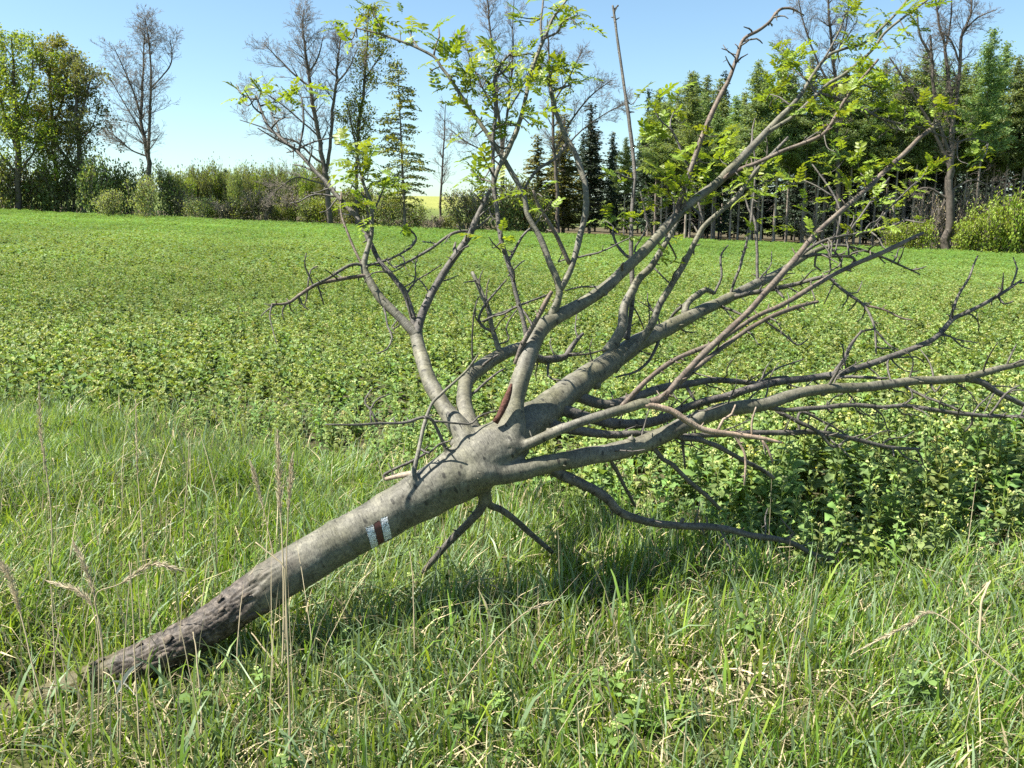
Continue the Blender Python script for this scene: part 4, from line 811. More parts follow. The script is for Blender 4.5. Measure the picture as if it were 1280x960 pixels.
dn = np.clip(0.80 + 0.38 * vnoise(x, y, 4.5, 41) + 0.2 * vnoise(x, y, 13, 42), 0.12, 1.2) * (1 - sstep(-0.15, 0.7, e) * 0.86) * (1 - sstep(0.6, 1.9, e)) * (1 - 0.93 * np.clip(bare_patch(x, y), 0, 1)) * (1 - 0.35 * sstep(5, 8, y))
k = r.rand(len(x)) < dn; x, y = x[k], y[k]; n = len(x)
tall = vnoise(x, y, 2.2, 43); tuft = vnoise(x, y, 7.0, 44)
tree_side = sstep(1.9, 3.3, y)
h = (0.115 + 0.030 * tall + 0.030 * tuft + 0.045 * tree_side) * r.uniform(0.4, 1.6, n); h *= 1 - 0.38 * sstep(0.3, 1.6, x) * sstep(2.6, 3.4, y)
h *= 1 - 0.30 * np.exp(-(((x - 0.75) / 0.8) ** 2 + ((y - 2.9) / 0.4) ** 2))
h *= 1 - 0.3 * np.exp(-(((x + 1.40) / 0.38) ** 2 + ((y - 2.58 - 0.25 * (x + 1.4)) / 0.2) ** 2))
w = r.uniform(0.0032, 0.0092, n) * np.where(r.rand(n) < .15, 1.4, 1)
flow = 0.9 * vnoise(x, y, 1.4, 45) * 2.2
az = flow + r.normal(size=n) * 1.7
bend = np.abs(r.normal(size=n)) * 0.45 + 0.05 + 0.25 * np.clip(tall, 0, 1)
cg = np.array([[0.145, 0.250, 0.036], [0.220, 0.305, 0.046], [0.190, 0.268, 0.140], [0.098, 0.195, 0.030]])
blue = sstep(0.1, 0.9, vnoise(x, y, 1.7, 46) + 0.5 * sstep(0.3, -2.0, x))
pk = np.where(r.rand(n) < 0.40 + 0.42 * blue, 2, r.choice([0, 0, 1, 1, 3], n))
col = cg[pk] * r.uniform(.75, 1.25, (n, 1)) * (1 + 0.12 * vnoise(x, y, 3, 47))[:, None]
dry = r.rand(n) < (0.10 + 0.06 * vnoise(x, y, 3.3, 48) + 0.10 * np.exp(-(((x - 0.75) / 0.4) ** 2 + ((y - 2.72) / 0.32) ** 2)))
col[dry] = np.array([0.44, 0.37, 0.22]) * r.uniform(.6, 1.2, (dry.sum(), 1)); bend[dry] *= 1.8; w[dry] *= 0.9
gb.add(*blades(x[~dry], y[~dry], h[~dry], w[~dry], az[~dry], bend[~dry], col[~dry], 3)); db = GB(); db.add(*blades(x[dry], y[dry], h[dry], w[dry], az[dry], bend[dry], col[dry], 7))
# thatch of dead blades low on the ground
x, y = scatter(1.15, 7.0, 430, 78, 1.3); k = (y < edge_y(x) + 0.2); x, y = x[k], y[k]; n = len(x)
db.add(*blades(x, y, r.uniform(.05, .13, n), r.uniform(.003, .007, n), r.uniform(0, 6.28, n), r.uniform(1.0, 2.6, n), np.array([0.33, 0.28, 0.17]) * r.uniform(.45, 1.2, (n, 1)), 4))
# bleached culms left from last year, thickest at the left
x, y = scatter(1.3, 4.6, 60, 83, 1.3); k = (y < edge_y(x)) & (r.rand(len(x)) < np.where(x < -.55, 1.0, .22)); x, y = x[k], y[k]; n = len(x)
db.add(*blades(x, y, r.uniform(.25, .62, n), r.uniform(.0022, .0042, n), r.uniform(0, 6.28, n), np.abs(r.normal(size=n)) * .28 + .03, np.array([0.40, 0.34, 0.22]) * r.uniform(.7, 1.3, (n, 1)), 6, droop=.1))
# longer single blades
x, y = scatter(1.15, 6.5, 150, 79, 1.3); k = (y < edge_y(x)); x, y = x[k], y[k]; n = len(x)
gb.add(*blades(x, y, r.uniform(.16, .30, n) * (0.8 + .3 * sstep(1.6, 3, y)), r.uniform(.007, .013, n), r.uniform(0, 6.28, n), np.abs(r.normal(size=n)) * .4 + .15, cg[r.choice([0, 1, 2, 2], n)] * r.uniform(.8, 1.25, (n, 1)), 5, droop=.4))
obj('grass', build_mesh('grass', np.vstack(gb.V), [np.vstack(gb.Q), np.vstack(gb.T)], col=np.vstack(gb.K)), M['grass'], kind='stuff', label='rough green verge grass in the foreground')
obj('dead_grass', build_mesh('dead_grass', np.vstack(db.V), [np.vstack(db.Q), np.vstack(db.T)], col=np.vstack(db.K)), M['straw'], kind='stuff', label='bleached dead blades and culms mixed into the verge grass')
print('GRASS tris', sum(len(q) for q in gb.Q) * 2 + sum(len(q) for q in gb.T))
# low broad-leaved weeds among the grass
x, y = scatter(1.4, 5.5, 9, 91, 1.0); k = (y < edge_y(x) - .1) & (bare_patch(x, y) < .4); x, y = x[k], y[k]; n = len(x)
V, Fl, K = spread([crop_plant(np.random.RandomState(700 + q), 2) for q in range(5)], np.stack([x, y, ground_h(x, y)], -1), gr.uniform(0, 6.28, n), np.stack([gr.uniform(.14, .26, n), gr.uniform(.09, .17, n)], -1), np.tile([.95, 1.05, .9], (n, 1)) * gr.uniform(.8, 1.2, (n, 1)), gr.normal(size=(n, 2)) * .2)
obj('weeds', build_mesh('weeds', V, Fl, col=K), M['crop'], kind='stuff', label='low broad-leaved weeds scattered in the verge grass')
# dry litter of broken straw lying on the bare patch
lit = MB(); a = on_ground(885, 868); lr2 = np.random.RandomState(9)
for q in range(170):
    p = np.array([a[0] + lr2.normal() * .24, a[1] + lr2.normal() * .13, 0]); p[2] = ground_h(p[0], p[1]) + lr2.uniform(0.005, 0.05)
    an = lr2.uniform(0, 6.28); l = lr2.uniform(.03, .11); d = np.array([math.cos(an), math.sin(an), lr2.uniform(-.2, .3)]) * l; s = np.array([-math.sin(an), math.cos(an), lr2.uniform(-.5, .5)]) * lr2.uniform(.0015, .0045)
    m = p + d * .5 + np.array([0, 0, lr2.uniform(0, .012)])
    lit.add([p - s, p + s, m + s, m - s, p + d + s * .5, p + d - s * .5], Q=[(0, 1, 2, 3), (3, 2, 4, 5)], K=np.array([0.46, 0.38, 0.24]) * lr2.uniform(.5, 1.25))
obj('straw_litter', lit.mesh('straw_litter', smooth=False, col=True), M['straw'], kind='stuff', label='pale dry straw litter on the worn patch of grass')

# ---------------------------------------------------------------- dead grass stalks, one by one
def stalk(label, pts, plume=None, wpx=2.2, leafy=None, name='dry_grass_stalk'):
    """stem through the picks, standing on the ground; plume: range of the stem that carries the seed head"""
    g = on_ground(pts[0][0], pts[0][1]); d0 = project(g)[2]
    q = np.array(pts, float); n = 24
    sl = np.linspace(0, 1, len(q)) * (0.06 if len(pts[0]) < 3 else pts[0][2])
    C = catmull(np.column_stack([q[:, :2], d0 + sl]), n) if len(q) > 2 and plume != 'kink' else None
    if C is None:
        t = np.linspace(0, len(q) - 1, n); A = np.column_stack([q[:, :2], d0 + sl]); C = np.column_stack([np.interp(t, range(len(q)), A[:, c]) for c in range(3)])
    P = np.array([unproj(*c) for c in C]); P[:, :] += np.cumsum(lr2.normal(size=P.shape) * .0006, 0)
    P[0] = [P[0][0], P[0][1], float(ground_h(P[0][0], P[0][1])) - .01]
    root = empty(name, tuple(P[0]), label=label, category='dry grass', group='dead grass stalks in the verge')
    R = np.linspace(1, .5, n) * wpx * .5 * d0 / F_PX
    col = np.array([0.42, 0.35, 0.22]) * lr2.uniform(.85, 1.2)
    mb = MB(); t_ = tube(P, R, 5); mb.add(*t_, K=col); obj('stem', mb.mesh('stem', off=P[0], col=True), M['straw'], root)
    if plume and plume != 'kink':
        mb = MB(); a0, a1, dens, wd = plume; wd *= 1.3
        for k in range(int(dens * 2.6)):
            t = a0 + (a1 - a0) * lr2.rand(); i = t * (n - 1); i0 = min(int(i), n - 2); p = P[i0] * (1 - i + i0) + P[i0 + 1] * (i - i0); ax = P[i0 + 1] - P[i0]; ax /= np.linalg.norm(ax) + 1e-9
            env = math.sin(math.pi * min(1, max(0.08, (t - a0) / (a1 - a0) * .85 + .12)))
            d = lr2.normal(size=3); d -= ax * np.dot(d, ax) * .8; d /= np.linalg.norm(d); d = d * wd * env * lr2.uniform(.2, 1) + ax * lr2.uniform(.01, .035)
            s = np.cross(d, lr2.normal(size=3)); s /= np.linalg.norm(s) + 1e-9; s *= lr2.uniform(.0006, .0015)
            mb.add([p, p + d * .6 - s, p + d, p + d * .6 + s], Q=[(0, 1, 2, 3)], K=np.array([0.47, 0.40, 0.27]) * lr2.uniform(.6, 1.3))
        obj('seed_head', mb.mesh('seed_head', smooth=False, off=P[0], col=True), M['straw'], root)
    for (bx, by, ex, ey, wl) in (leafy or []):
        i = int(np.argmin((C[:, 0] - bx) ** 2 + (C[:, 1] - by) ** 2)); dd = C[i, 2]
        a, c = unproj(C[i, 0], C[i, 1], dd), unproj(ex, ey, dd - .02); m = (a + c) / 2 + np.array([0, 0, .02]); L = catmull([a, m, c], 8)
        s = np.cross(c - a, [0.2, 1, .3]); s /= np.linalg.norm(s); ww = np.array([.5, .9, 1, 1, .9, .7, .4, .05]) * wl * .5 * dd / F_PX
        V = np.vstack([L - s * ww[:, None], L + s * ww[:, None], L + np.array([0, .0012, .0006])]); mb = MB()
        mb.add(V, Q=[(k, k + 1, k + 17, k + 16) for k in range(7)] + [(k + 16, k + 17, k + 9, k + 8) for k in range(7)], K=np.array([0.62, 0.58, 0.48]))
        obj('dry_leaf', mb.mesh('dry_leaf', off=P[0], col=True), M['straw'], root)
    return root
stalk('tall dry grass stalk with a slim plume, nearest the left edge of the picture', [(68, 730), (64, 640), (58, 580), (52, 540), (50, 482)], (.45, 1, 170, .018), 2)
stalk('upright dry grass stalk with a faint plume, second from the left in the grass', [(180, 720), (176, 640), (172, 580), (170, 500)], (.55, 1, 90, .010), 1.8)
stalk('thin bare dry stalk standing between the plumed stalks left of the trunk', [(228, 705), (232, 640), (236, 590), (238, 545)], None, 1.8)
stalk('tallest fluffy plume of the pair standing left of the trunk', [(352, 860), (354, 760), (353, 680), (350, 610), (348, 545)], (.62, 1, 230, .018), 2.6)
stalk('shorter fluffy plume close beside the tallest plume left of the trunk', [(356, 850), (357, 740), (358, 680), (361, 620), (364, 572)], (.66, 1, 180, .016), 2)
stalk('plume leaning left, just left of the plumed pair by the trunk', [(350, 800), (345, 720), (334, 660), (322, 610), (314, 580)], (.6, 1, 130, .014), 1.8)
stalk('nodding grey-brown plume above the dark root hollow', [(132, 850), (124, 790), (116, 740), (104, 705), (92, 680)], (.45, 1, 190, .016), 2.2)
stalk('wide loose plume bending right over the mossy end of the trunk', [(122, 930), (124, 830), (118, 770), (100, 742), (64, 728)], (.55, 1, 150, .014), 2)
stalk('drooping plume hanging at the very left edge', [(60, 900), (40, 830), (26, 770), (12, 725), (-6, 700)], (.5, 1, 220, .02), 2.2)
stalk('plume reaching right across the grass above the flaking bark', [(128, 900), (128, 800), (120, 745), (104, 715), (190, 690), (222, 716)][:3] + [(150, 730), (190, 705), (224, 712)], (.6, 1, 170, .015), 2)
stalk('grey dry stem rising straight in front of the mossy trunk end', [(72, 925), (70, 860), (66, 780), (62, 700)], None, 2)
stalk('dry stem crossing in front of the flaking bark', [(176, 960), (170, 880), (166, 800), (160, 700)], None, 2.2)
stalk('dry stem beside the curled white leaf', [(152, 970), (150, 900), (156, 800), (164, 705)], None, 2.2)
stalk('short dry stem with a curled white leaf near the trunk foot', [(146, 948), (146, 880), (140, 850), (128, 840)], None, 2.4, [(144, 866, 180, 826, 5), (140, 850, 172, 872, 4)])
stalk('dry stem standing before the rotten part of the trunk', [(252, 930), (252, 880), (248, 820), (244, 790)], None, 3)
stalk('snapped straw with a bright white broken tip in front of the trunk', [(362, 985), (362, 900), (360, 800), (357, 706), (320, 677)], 'kink', 3.4)
stalk('white snapped straw lying aslant in the grass below the trunk', [(362, 856), (350, 838), (332, 815), (314, 793)], 'kink', 3.4)
stalk('thin grey stalk standing in front of the shaded grass below the painted mark', [(519, 850), (518, 780), (516, 720), (512, 690)], None, 2)
stalk('kinked straw with a seed head folded down at the right edge', [(1310, 905), (1280, 858), (1230, 815), (1171, 767), (1130, 785), (1072, 815)], (.58, 1, 150, .010), 2.4)
stalk('pale broken straw with a folded white top near the right edge', [(1221, 845), (1223, 800), (1226, 750), (1237, 725), (1212, 755)], 'kink', 4)
stalk('feathery plume entering from the right edge', [(1330, 850), (1310, 800), (1290, 795), (1262, 812), (1220, 842)], (.5, 1, 170, .013), 2)
stalk('long dry straw leaning across the sunny grass in the middle', [(548, 892), (580, 850), (620, 800), (660, 763), (688, 752)], (.7, 1, 60, .007), 2)
stalk('pale flat straw lying on the worn patch', [(845, 912), (880, 893), (915, 876), (952, 870)], 'kink', 5)
stalk('short pale straw lying beside the worn patch', [(905, 893), (925, 884), (942, 880), (962, 878)], 'kink', 4)
stalk('thin straw leaning in the grass at the bottom centre', [(725, 930), (745, 915), (770, 900), (790, 885)], 'kink', 2.4)

# ---------------------------------------------------------------- background trees and shrubs
def prisms(S, k=4):
    """tapering sticks from an array of (p0, p1, r0, r1)"""
    S = np.asarray(S, float); p, q, r0, r1 = S[:, 0:3], S[:, 3:6], S[:, 6], S[:, 7]
    d = q - p; d /= np.linalg.norm(d, axis=1)[:, None] + 1e-9
    a = np.where(np.abs(d[:, 2:3]) < .9, np.array([[0, 0, 1.0]]), np.array([[1.0, 0, 0]]))
    u = np.cross(d, a); u /= np.linalg.norm(u, axis=1)[:, None]; v = np.cross(d, u)
    V = []
    for c, r in ((p, r0), (q + d * (r1 * .6)[:, None], r1)):
        for j in range(k):
            an = 2 * math.pi * j / k; V.append(c + (u * math.cos(an) + v * math.sin(an)) * r[:, None])
    V = np.stack(V, 1); o = (np.arange(len(S)) * 2 * k)[:, None]
    Q = np.concatenate([o + np.array([[j, (j + 1) % k, k + (j + 1) % k, k + j]]) for j in range(k)])
    return V.reshape(-1, 3), Q
def tufts(r, C, size, aspect=0.6, up=0.0, dirs=None):
    """small leaf-spray faces at the points C, bent in two so that they catch light unevenly"""
    n = len(C); d = r.normal(size=(n, 3)) if dirs is None else dirs + r.normal(size=(n, 3)) * .45
    d[:, 2] += up; d /= np.linalg.norm(d, axis=1)[:, None] + 1e-9
    s = np.cross(d, r.normal(size=(n, 3))); s /= np.linalg.norm(s, axis=1)[:, None] + 1e-9; nn = np.cross(d, s)
    L = (np.asarray(size) * r.uniform(.6, 1.35, n))[:, None]; W = L * aspect * .5
    V = np.stack([C - d * L * .5, C + s * W + nn * L * .12, C + d * L * .5, C - s * W + nn * L * .12], 1).reshape(-1, 3)
    o = (np.arange(n) * 4)[:, None]
    T = np.concatenate([o + np.array([[0, 1, 2]]), o + np.array([[0, 2, 3]])])
    K = np.repeat(r.uniform(.65, 1.3, (n, 1)) * np.array([1, 1, 1]) + r.normal(size=(n, 3)) * .05, 4, 0)
    return V, T, np.clip(K, .2, 2)
def grow(r, p, d, L, rad, lev, prm, S, tips):
    """one limb and everything that leaves it"""
    n = prm['n'][lev]; step = L / n; pts = [p]
    kids = prm['kids'][lev]; taper = prm.get('taper', .55)
    for i in range(n):
        d = d + r.normal(size=3) * prm['wig'][lev]; d[2] += prm['up'][lev]; d /= np.linalg.norm(d)
        q = p + d * step; a = rad * (1 - taper * i / n); b_ = rad * (1 - taper * (i + 1) / n)
        S.append((*p, *q, max(a, .010), max(b_, .0085), lev)); p = q; pts.append((p, d.copy(), b_))
    tips.append((p, d.copy(), lev))
    if lev + 1 < len(prm['n']):
        for k in range(kids):
            t = (k + .5 + r.uniform(-.4, .4)) / kids * (1 - prm['bare'][lev]) + prm['bare'][lev]
            i = min(n - 1, int(t * n)); q, dd, rr = pts[i + 1]
            a = r.normal(size=3); a -= dd * np.dot(a, dd); a /= np.linalg.norm(a) + 1e-9
            an = r.uniform(*prm['ang'][lev]); nd_ = dd * math.cos(an) + a * math.sin(an)
            if nd_[2] < -.1: nd_[2] *= .3
            grow(r, q, nd_ / np.linalg.norm(nd_), L * r.uniform(*prm['len'][lev]) * (1.15 - .55 * t), rr * prm['rk'], lev + 1, prm, S, tips)
BARE = dict(n=[7, 5, 3, 1], kids=[16, 9, 7, 0], wig=[.05, .13, .2, .25], up=[.02, .06, .05, .03], bare=[.28, .12, .1, 0], ang=[(.5, 1.0), (.5, 1.0), (.4, 1.0), (0, 0)], len=[(.26, .44), (.35, .6), (.3, .6)], rk=.5, taper=.75)
def wood_mesh(name, S, lo, k):
    S = np.array([s[:8] for s in S if lo(s[8])]); V, Q = prisms(S, k); return build_mesh(name, V, [Q], smooth=k > 3)
def stem_segments(stems, S, tips_from, r, prm, kids):
    """traced stems (x, y, z, radius): sticks along them and limbs leaving them"""
    tips = []
    for pts in stems:
        n = max(6, len(pts) * 3); A = catmull(np.asarray(pts, float), n); A[1:-1, :2] += r.normal(size=(n - 2, 2)) * A[1:-1, 3:4] * .22; A[:, 3] *= .82
        for i in range(n - 1): S.append((*A[i, :3], *A[i + 1, :3], max(A[i, 3], .012), max(A[i + 1, 3], .01), 0))
        L = np.linalg.norm(A[-1, :3] - A[0, :3])
        for q in range(int(kids * L)):
            t = tips_from + (1 - tips_from) * r.rand() ** .85; i = min(n - 2, int(t * (n - 1))); d = A[i + 1, :3] - A[i, :3]; d /= np.linalg.norm(d)
            a = r.normal(size=3); a -= d * np.dot(a, d); a /= np.linalg.norm(a); an = r.uniform(.55, 1.1); dd = d * math.cos(an) + a * math.sin(an)
            grow(r, A[i, :3], dd, prm['L0'] * r.uniform(.6, 1.2) * (1.1 - .6 * t), min(max(A[i, 3] * .32, .012), .05), 1, prm, S, tips)
    return tips
def tree_at(name, label, cat, group, loc, meshes, sc=1.0, rz=0.0):
    """one tree: an empty at its foot with its own trunk and crown objects (meshes shared between alike trees)"""
    t = empty(name, tuple(loc), rz, sc, label=label, category=cat)
    if group: t['group'] = group
    for nm, me in meshes: 
        o = bpy.data.objects.new(nm, me); COL.objects.link(o); o.parent = t
        if nm in ('boughs', 'twigs', 'leaves', 'foliage', 'stems'): o['kind'] = 'stuff'
    return t
def gpos(px, D):
    p = at_y(px, 275, D); return np.array([p[0], D, float(ground_h(p[0], D)) - .05])
def traced(px_stems, D, foot, r, jit=.3):
    out = []
    for st in px_stems:
        o = []; dj = 0
        for (x, y, w) in st:
            dj += r.normal() * jit * .35; p = at_y(x, y, D + dj) - foot; o.append((*p, w * .5 * D / F_PX))
        out.append(o)
    return out
def mm(me, mat): me.materials.append(mat); return me
TT0 = dict(BARE, n=[7, 5, 4, 3], kids=[0, 8, 6, 0], L0=4.2)

def traced_tree(name, label, px_stems, D, seed, kids=2.2, L0=4.0, frm=.25, leaf=None, fol='fol_olive', twig='twig_far', leafn=0, leafs=.3, k2=7, k3=6, group=None, trunkmat='trunk_far', up=None):
    r = np.random.RandomState(seed); x0 = px_stems[0][0][0]; foot = gpos(x0, D); S = []
    st = traced(px_stems, D, foot, r); st[0][0] = (0, 0, -.1, st[0][0][3])
    prm = dict(BARE, kids=[0, k2, k3, 0], L0=L0)
    if up is not None: prm['up'] = up
    tips = stem_segments(st, S, frm, r, prm, kids)
    ms_ = [('trunk', mm(wood_mesh('trunk', S, lambda l: l <= 1, 6), M[trunkmat])), ('twigs', mm(wood_mesh('twigs', S, lambda l: l > 1, 3), M[twig]))]
    if leafn:
        P = np.array([t[0] for t in tips if t[2] >= 2]); C = P[r.randint(len(P), size=leafn)] + r.normal(size=(leafn, 3)) * .22
        V, T, K = tufts(r, C, leafs, .7); ms_.append(('leaves', mm(build_mesh('leaves', V, [T], col=K), M[fol])))
    return tree_at(name, label, 'tree', group, foot, ms_)

# lone bare tree and the bare trees of the middle group, traced limb by limb
traced_tree('bare_tree', 'lone bare tree with a forked leaning crown, left of the open sky',
    [[(191, 260, 8), (187, 225, 7), (184, 185, 6), (176, 150, 4.5), (178, 110, 3), (180, 60, 2), (182, 25, 1)], [(186, 205, 5), (187, 150, 4), (189, 100, 3), (186, 50, 2), (181, 22, 1)],
     [(189, 110, 2.5), (200, 98, 2), (211, 85, 2), (215, 70, 1.6), (213, 50, 1)], [(177, 150, 3), (165, 110, 2.4), (152, 80, 1.5), (142, 58, 1)], [(183, 195, 3), (165, 188, 2.2), (150, 175, 2), (134, 163, 1)], [(182, 175, 2.4), (168, 150, 2), (150, 120, 1.4), (136, 95, 1)]],
    86, 61, kids=3.6, L0=2.8)
traced_tree('bare_tree', 'large bare tree with a broad twiggy crown, left of the leafy middle trees',
    [[(413, 272, 9), (409, 235, 8), (405, 205, 7), (398, 170, 6.5), (391, 130, 6), (386, 95, 5), (381, 60, 3.5), (378, 30, 2), (380, 12, 1)], [(407, 215, 6), (413, 180, 5), (416, 140, 4.5), (420, 105, 4), (422, 75, 3), (426, 48, 1.5)],
     [(405, 205, 4), (390, 195, 3.4), (372, 178, 3), (352, 172, 2.6), (330, 160, 2), (300, 150, 1.2)], [(389, 110, 3.5), (370, 95, 3), (350, 75, 2.2), (330, 55, 1.3)], [(398, 170, 3), (375, 150, 2.4), (345, 125, 2), (312, 105, 1)], [(410, 232, 3), (390, 226, 2.4), (370, 222, 2.2), (348, 236, 2), (335, 250, 1.2)], [(420, 105, 3), (436, 85, 2.2), (446, 62, 1.2)], [(386, 92, 3), (398, 70, 2.2), (404, 46, 1)]],
    84, 62, kids=3.4, L0=3.0)
traced_tree('leafing_tree', 'slim tree with sparse yellow-green leaf tufts beside the large bare tree',
    [[(446, 274, 6), (445, 240, 5.5), (446, 200, 5), (450, 150, 4.5), (456, 100, 4), (459, 50, 2.5), (461, 8, 1)], [(447, 190, 3), (440, 160, 2.4), (434, 130, 1.5)], [(456, 100, 2.4), (470, 78, 2), (486, 55, 1.2)]],
    85, 63, kids=2.6, L0=2.6, leafn=4200, leafs=.22, k2=6, k3=4, fol='fol_fresh')
def layered_tree(name, label, px, top, D, seed, fol, R=2.6, lo=.12, nb=75, droop=.25, leafs=.26, leafn=60, lean=0.0, group=None, mats='trunk_far'):
    """upright tree with tiers of flat drooping boughs"""
    r = np.random.RandomState(seed); foot = gpos(px, D); H = float((at_y(px, top, D) - foot)[2]); S, C, Dd = [], [], []
    for i in range(10):
        a, b_ = i / 10, (i + 1) / 10; S.append((lean * H * a, 0, H * a, lean * H * b_, 0, H * b_, .17 * (1 - .9 * a), .17 * (1 - .9 * b_), 0))
    for k in range(nb):
        u = lo + (1 - lo) * ((k + r.rand()) / nb); az = r.uniform(0, 6.283); L = R * (1.08 - u) ** .65 * r.uniform(.6, 1.15) * (.55 + .45 * sstep(lo, lo + .2, u)); p = np.array([lean * H * u, 0, H * u]); d = np.array([math.cos(az), math.sin(az), r.uniform(.05, .5)])
        for s in range(6):
            d2 = d.copy(); d2[2] -= droop * s / 3; d2 /= np.linalg.norm(d2); q = p + d2 * L / 6; S.append((*p, *q, .035 * (1 - s / 7), .035 * (1 - (s + 1) / 7), 1)); 
            m = int(leafn * (s + 1) / 21 * L / R); C.append(p + (q - p) * r.rand(m, 1) + r.normal(size=(m, 3)) * np.array([.22, .22, .08])); Dd.append(np.tile(d2, (m, 1))); p = q
    V, T, K = tufts(r, np.vstack(C), leafs, .5, dirs=np.vstack(Dd))
    return tree_at(name, label, 'tree', group, foot, [('trunk', mm(wood_mesh('trunk', S, lambda l: True, 6), M[mats])), ('crown', mm(build_mesh('crown', V, [T], col=K), M[fol]))])
layered_tree('leafing_tree', 'tree with tiers of drooping olive boughs, right of the slim leafing tree', 506, 76, 84, 64, 'fol_olive', R=3.5, nb=120, lean=-.02, leafn=100, droop=.38)
traced_tree('bare_tree', 'thin bare pole-like tree standing alone against the pale sky gap',
    [[(550, 280, 4), (551, 250, 3.6), (553, 210, 3), (555, 170, 2.2), (557, 130, 1)]], 90, 65, kids=2.6, L0=2.2, frm=.3, k2=6, k3=4)
traced_tree('bare_tree', 'tall bare tree with several upright stems behind the upright branches',
    [[(629, 282, 8), (628, 230, 7), (627, 180, 6), (622, 130, 5), (618, 80, 4), (612, 30, 3), (608, -20, 2)], [(627, 190, 5), (634, 140, 4), (640, 90, 3), (641, 30, 2), (643, -10, 1)], [(624, 150, 3), (606, 115, 3), (590, 80, 2.2), (580, 45, 1.2)], [(628, 210, 3), (606, 190, 2.4), (584, 178, 2), (560, 160, 1.2)], [(634, 140, 3), (652, 110, 2.4), (664, 80, 1.5)]],
    88, 66, kids=2.8, L0=3.0)
traced_tree('bare_tree', 'bare tree with fine spreading twigs left of the dead upright stem',
    [[(698, 288, 7), (696, 230, 6), (692, 180, 5), (690, 120, 4), (686, 70, 3), (684, 25, 1.5)], [(693, 190, 4), (715, 150, 3), (738, 120, 2.4), (765, 100, 1.2)], [(691, 130, 3), (712, 95, 2.4), (728, 62, 1.2)], [(696, 200, 3), (725, 165, 2.4), (760, 140, 1.6), (782, 130, 1)]],
    92, 67, kids=2.8, L0=2.8)
# left edge grove
for (D, sd_, st, lb, fol, ln, L0) in (
    (88, 71, [[(24, 260, 9), (23, 200, 8), (20, 140, 6), (17, 90, 4), (14, 48, 2)], [(22, 190, 5), (5, 140, 4), (-8, 90, 2)], [(20, 150, 4), (38, 110, 3), (42, 66, 1.5)], [(23, 220, 4), (2, 195, 3), (-14, 160, 2)], [(24, 215, 4), (42, 190, 3), (50, 160, 2)]], 'big tree in young yellow-green leaf at the left edge', 'fol_fresh', 15000, 3.8),
    (92, 72, [[(72, 260, 7), (68, 200, 6), (64, 140, 5), (62, 90, 3), (66, 50, 1.5)], [(66, 160, 4), (80, 120, 3), (86, 76, 1.5)], [(69, 205, 3), (52, 175, 2.5), (45, 140, 1.2)], [(70, 215, 3), (86, 190, 2.5), (94, 160, 1.2)]], 'olive-leaved tree second from the left edge', 'fol_olive', 11000, 3.2),
    (89, 73, [[(108, 262, 10), (102, 220, 8), (97, 170, 6), (95, 120, 4), (92, 68, 2)], [(104, 235, 6), (88, 205, 5), (72, 182, 4), (56, 160, 2)], [(96, 160, 4), (108, 120, 3), (116, 92, 1.5)], [(98, 180, 3), (114, 160, 2), (122, 140, 1)]], 'dark forked tree at the right end of the left grove', 'fol_drab', 6500, 2.8)):
    traced_tree('leafing_tree', lb, st, D, sd_, kids=2.6, L0=L0, leafn=ln, leafs=.23, fol=fol, k2=7, k3=4, frm=.18, group='grove at the left edge', up=[.02, .0, .0, -.02])
# big bare trees at the forest edge on the right
traced_tree('bare_tree', 'thick-trunked bare tree with splayed upright limbs at the right forest edge',
    [[(1187, 312, 13), (1187, 270, 12), (1187, 230, 11), (1188, 195, 9), (1190, 150, 6), (1186, 100, 5), (1181, 60, 4), (1174, 30, 3), (1168, -15, 2)], [(1188, 180, 6), (1195, 130, 5), (1200, 80, 4.5), (1202, 45, 4), (1212, 22, 3), (1216, -20, 2)], [(1187, 190, 6), (1172, 150, 5), (1166, 100, 4.4), (1164, 72, 4), (1150, 45, 3), (1146, 10, 2)], [(1165, 76, 4), (1163, 45, 3)], [(1187, 205, 5), (1160, 150, 4), (1130, 100, 3), (1112, 72, 2)], [(1181, 62, 3), (1188, 30, 2.4), (1190, -10, 1.4)], [(1203, 42, 3), (1222, 22, 2.4), (1246, 12, 1.2)], [(1187, 240, 4), (1215, 225, 3), (1240, 235, 2), (1255, 240, 1)], [(1187, 250, 4), (1160, 235, 3), (1140, 240, 1.5)], [(1200, 80, 3), (1188, 50, 2.4), (1176, 40, 1.4)]],
    88, 74, kids=2.0, L0=2.6, group=None, trunkmat='trunk_far')
traced_tree('bare_tree', 'high bare tree with reddish twigs rising above the larches behind the leaning branch tips',
    [[(1050, 305, 8), (1048, 240, 7), (1046, 170, 6), (1044, 110, 5), (1040, 60, 4), (1036, 10, 3), (1034, -30, 2)], [(1044, 120, 4), (1024, 80, 3), (1008, 40, 2.4), (998, 0, 1.4)], [(1042, 80, 3), (1056, 40, 2.4), (1062, -5, 1.4)], [(1045, 140, 3), (1015, 110, 2.4), (990, 75, 2), (980, 50, 1)]],
    90, 75, kids=2.6, L0=2.8)

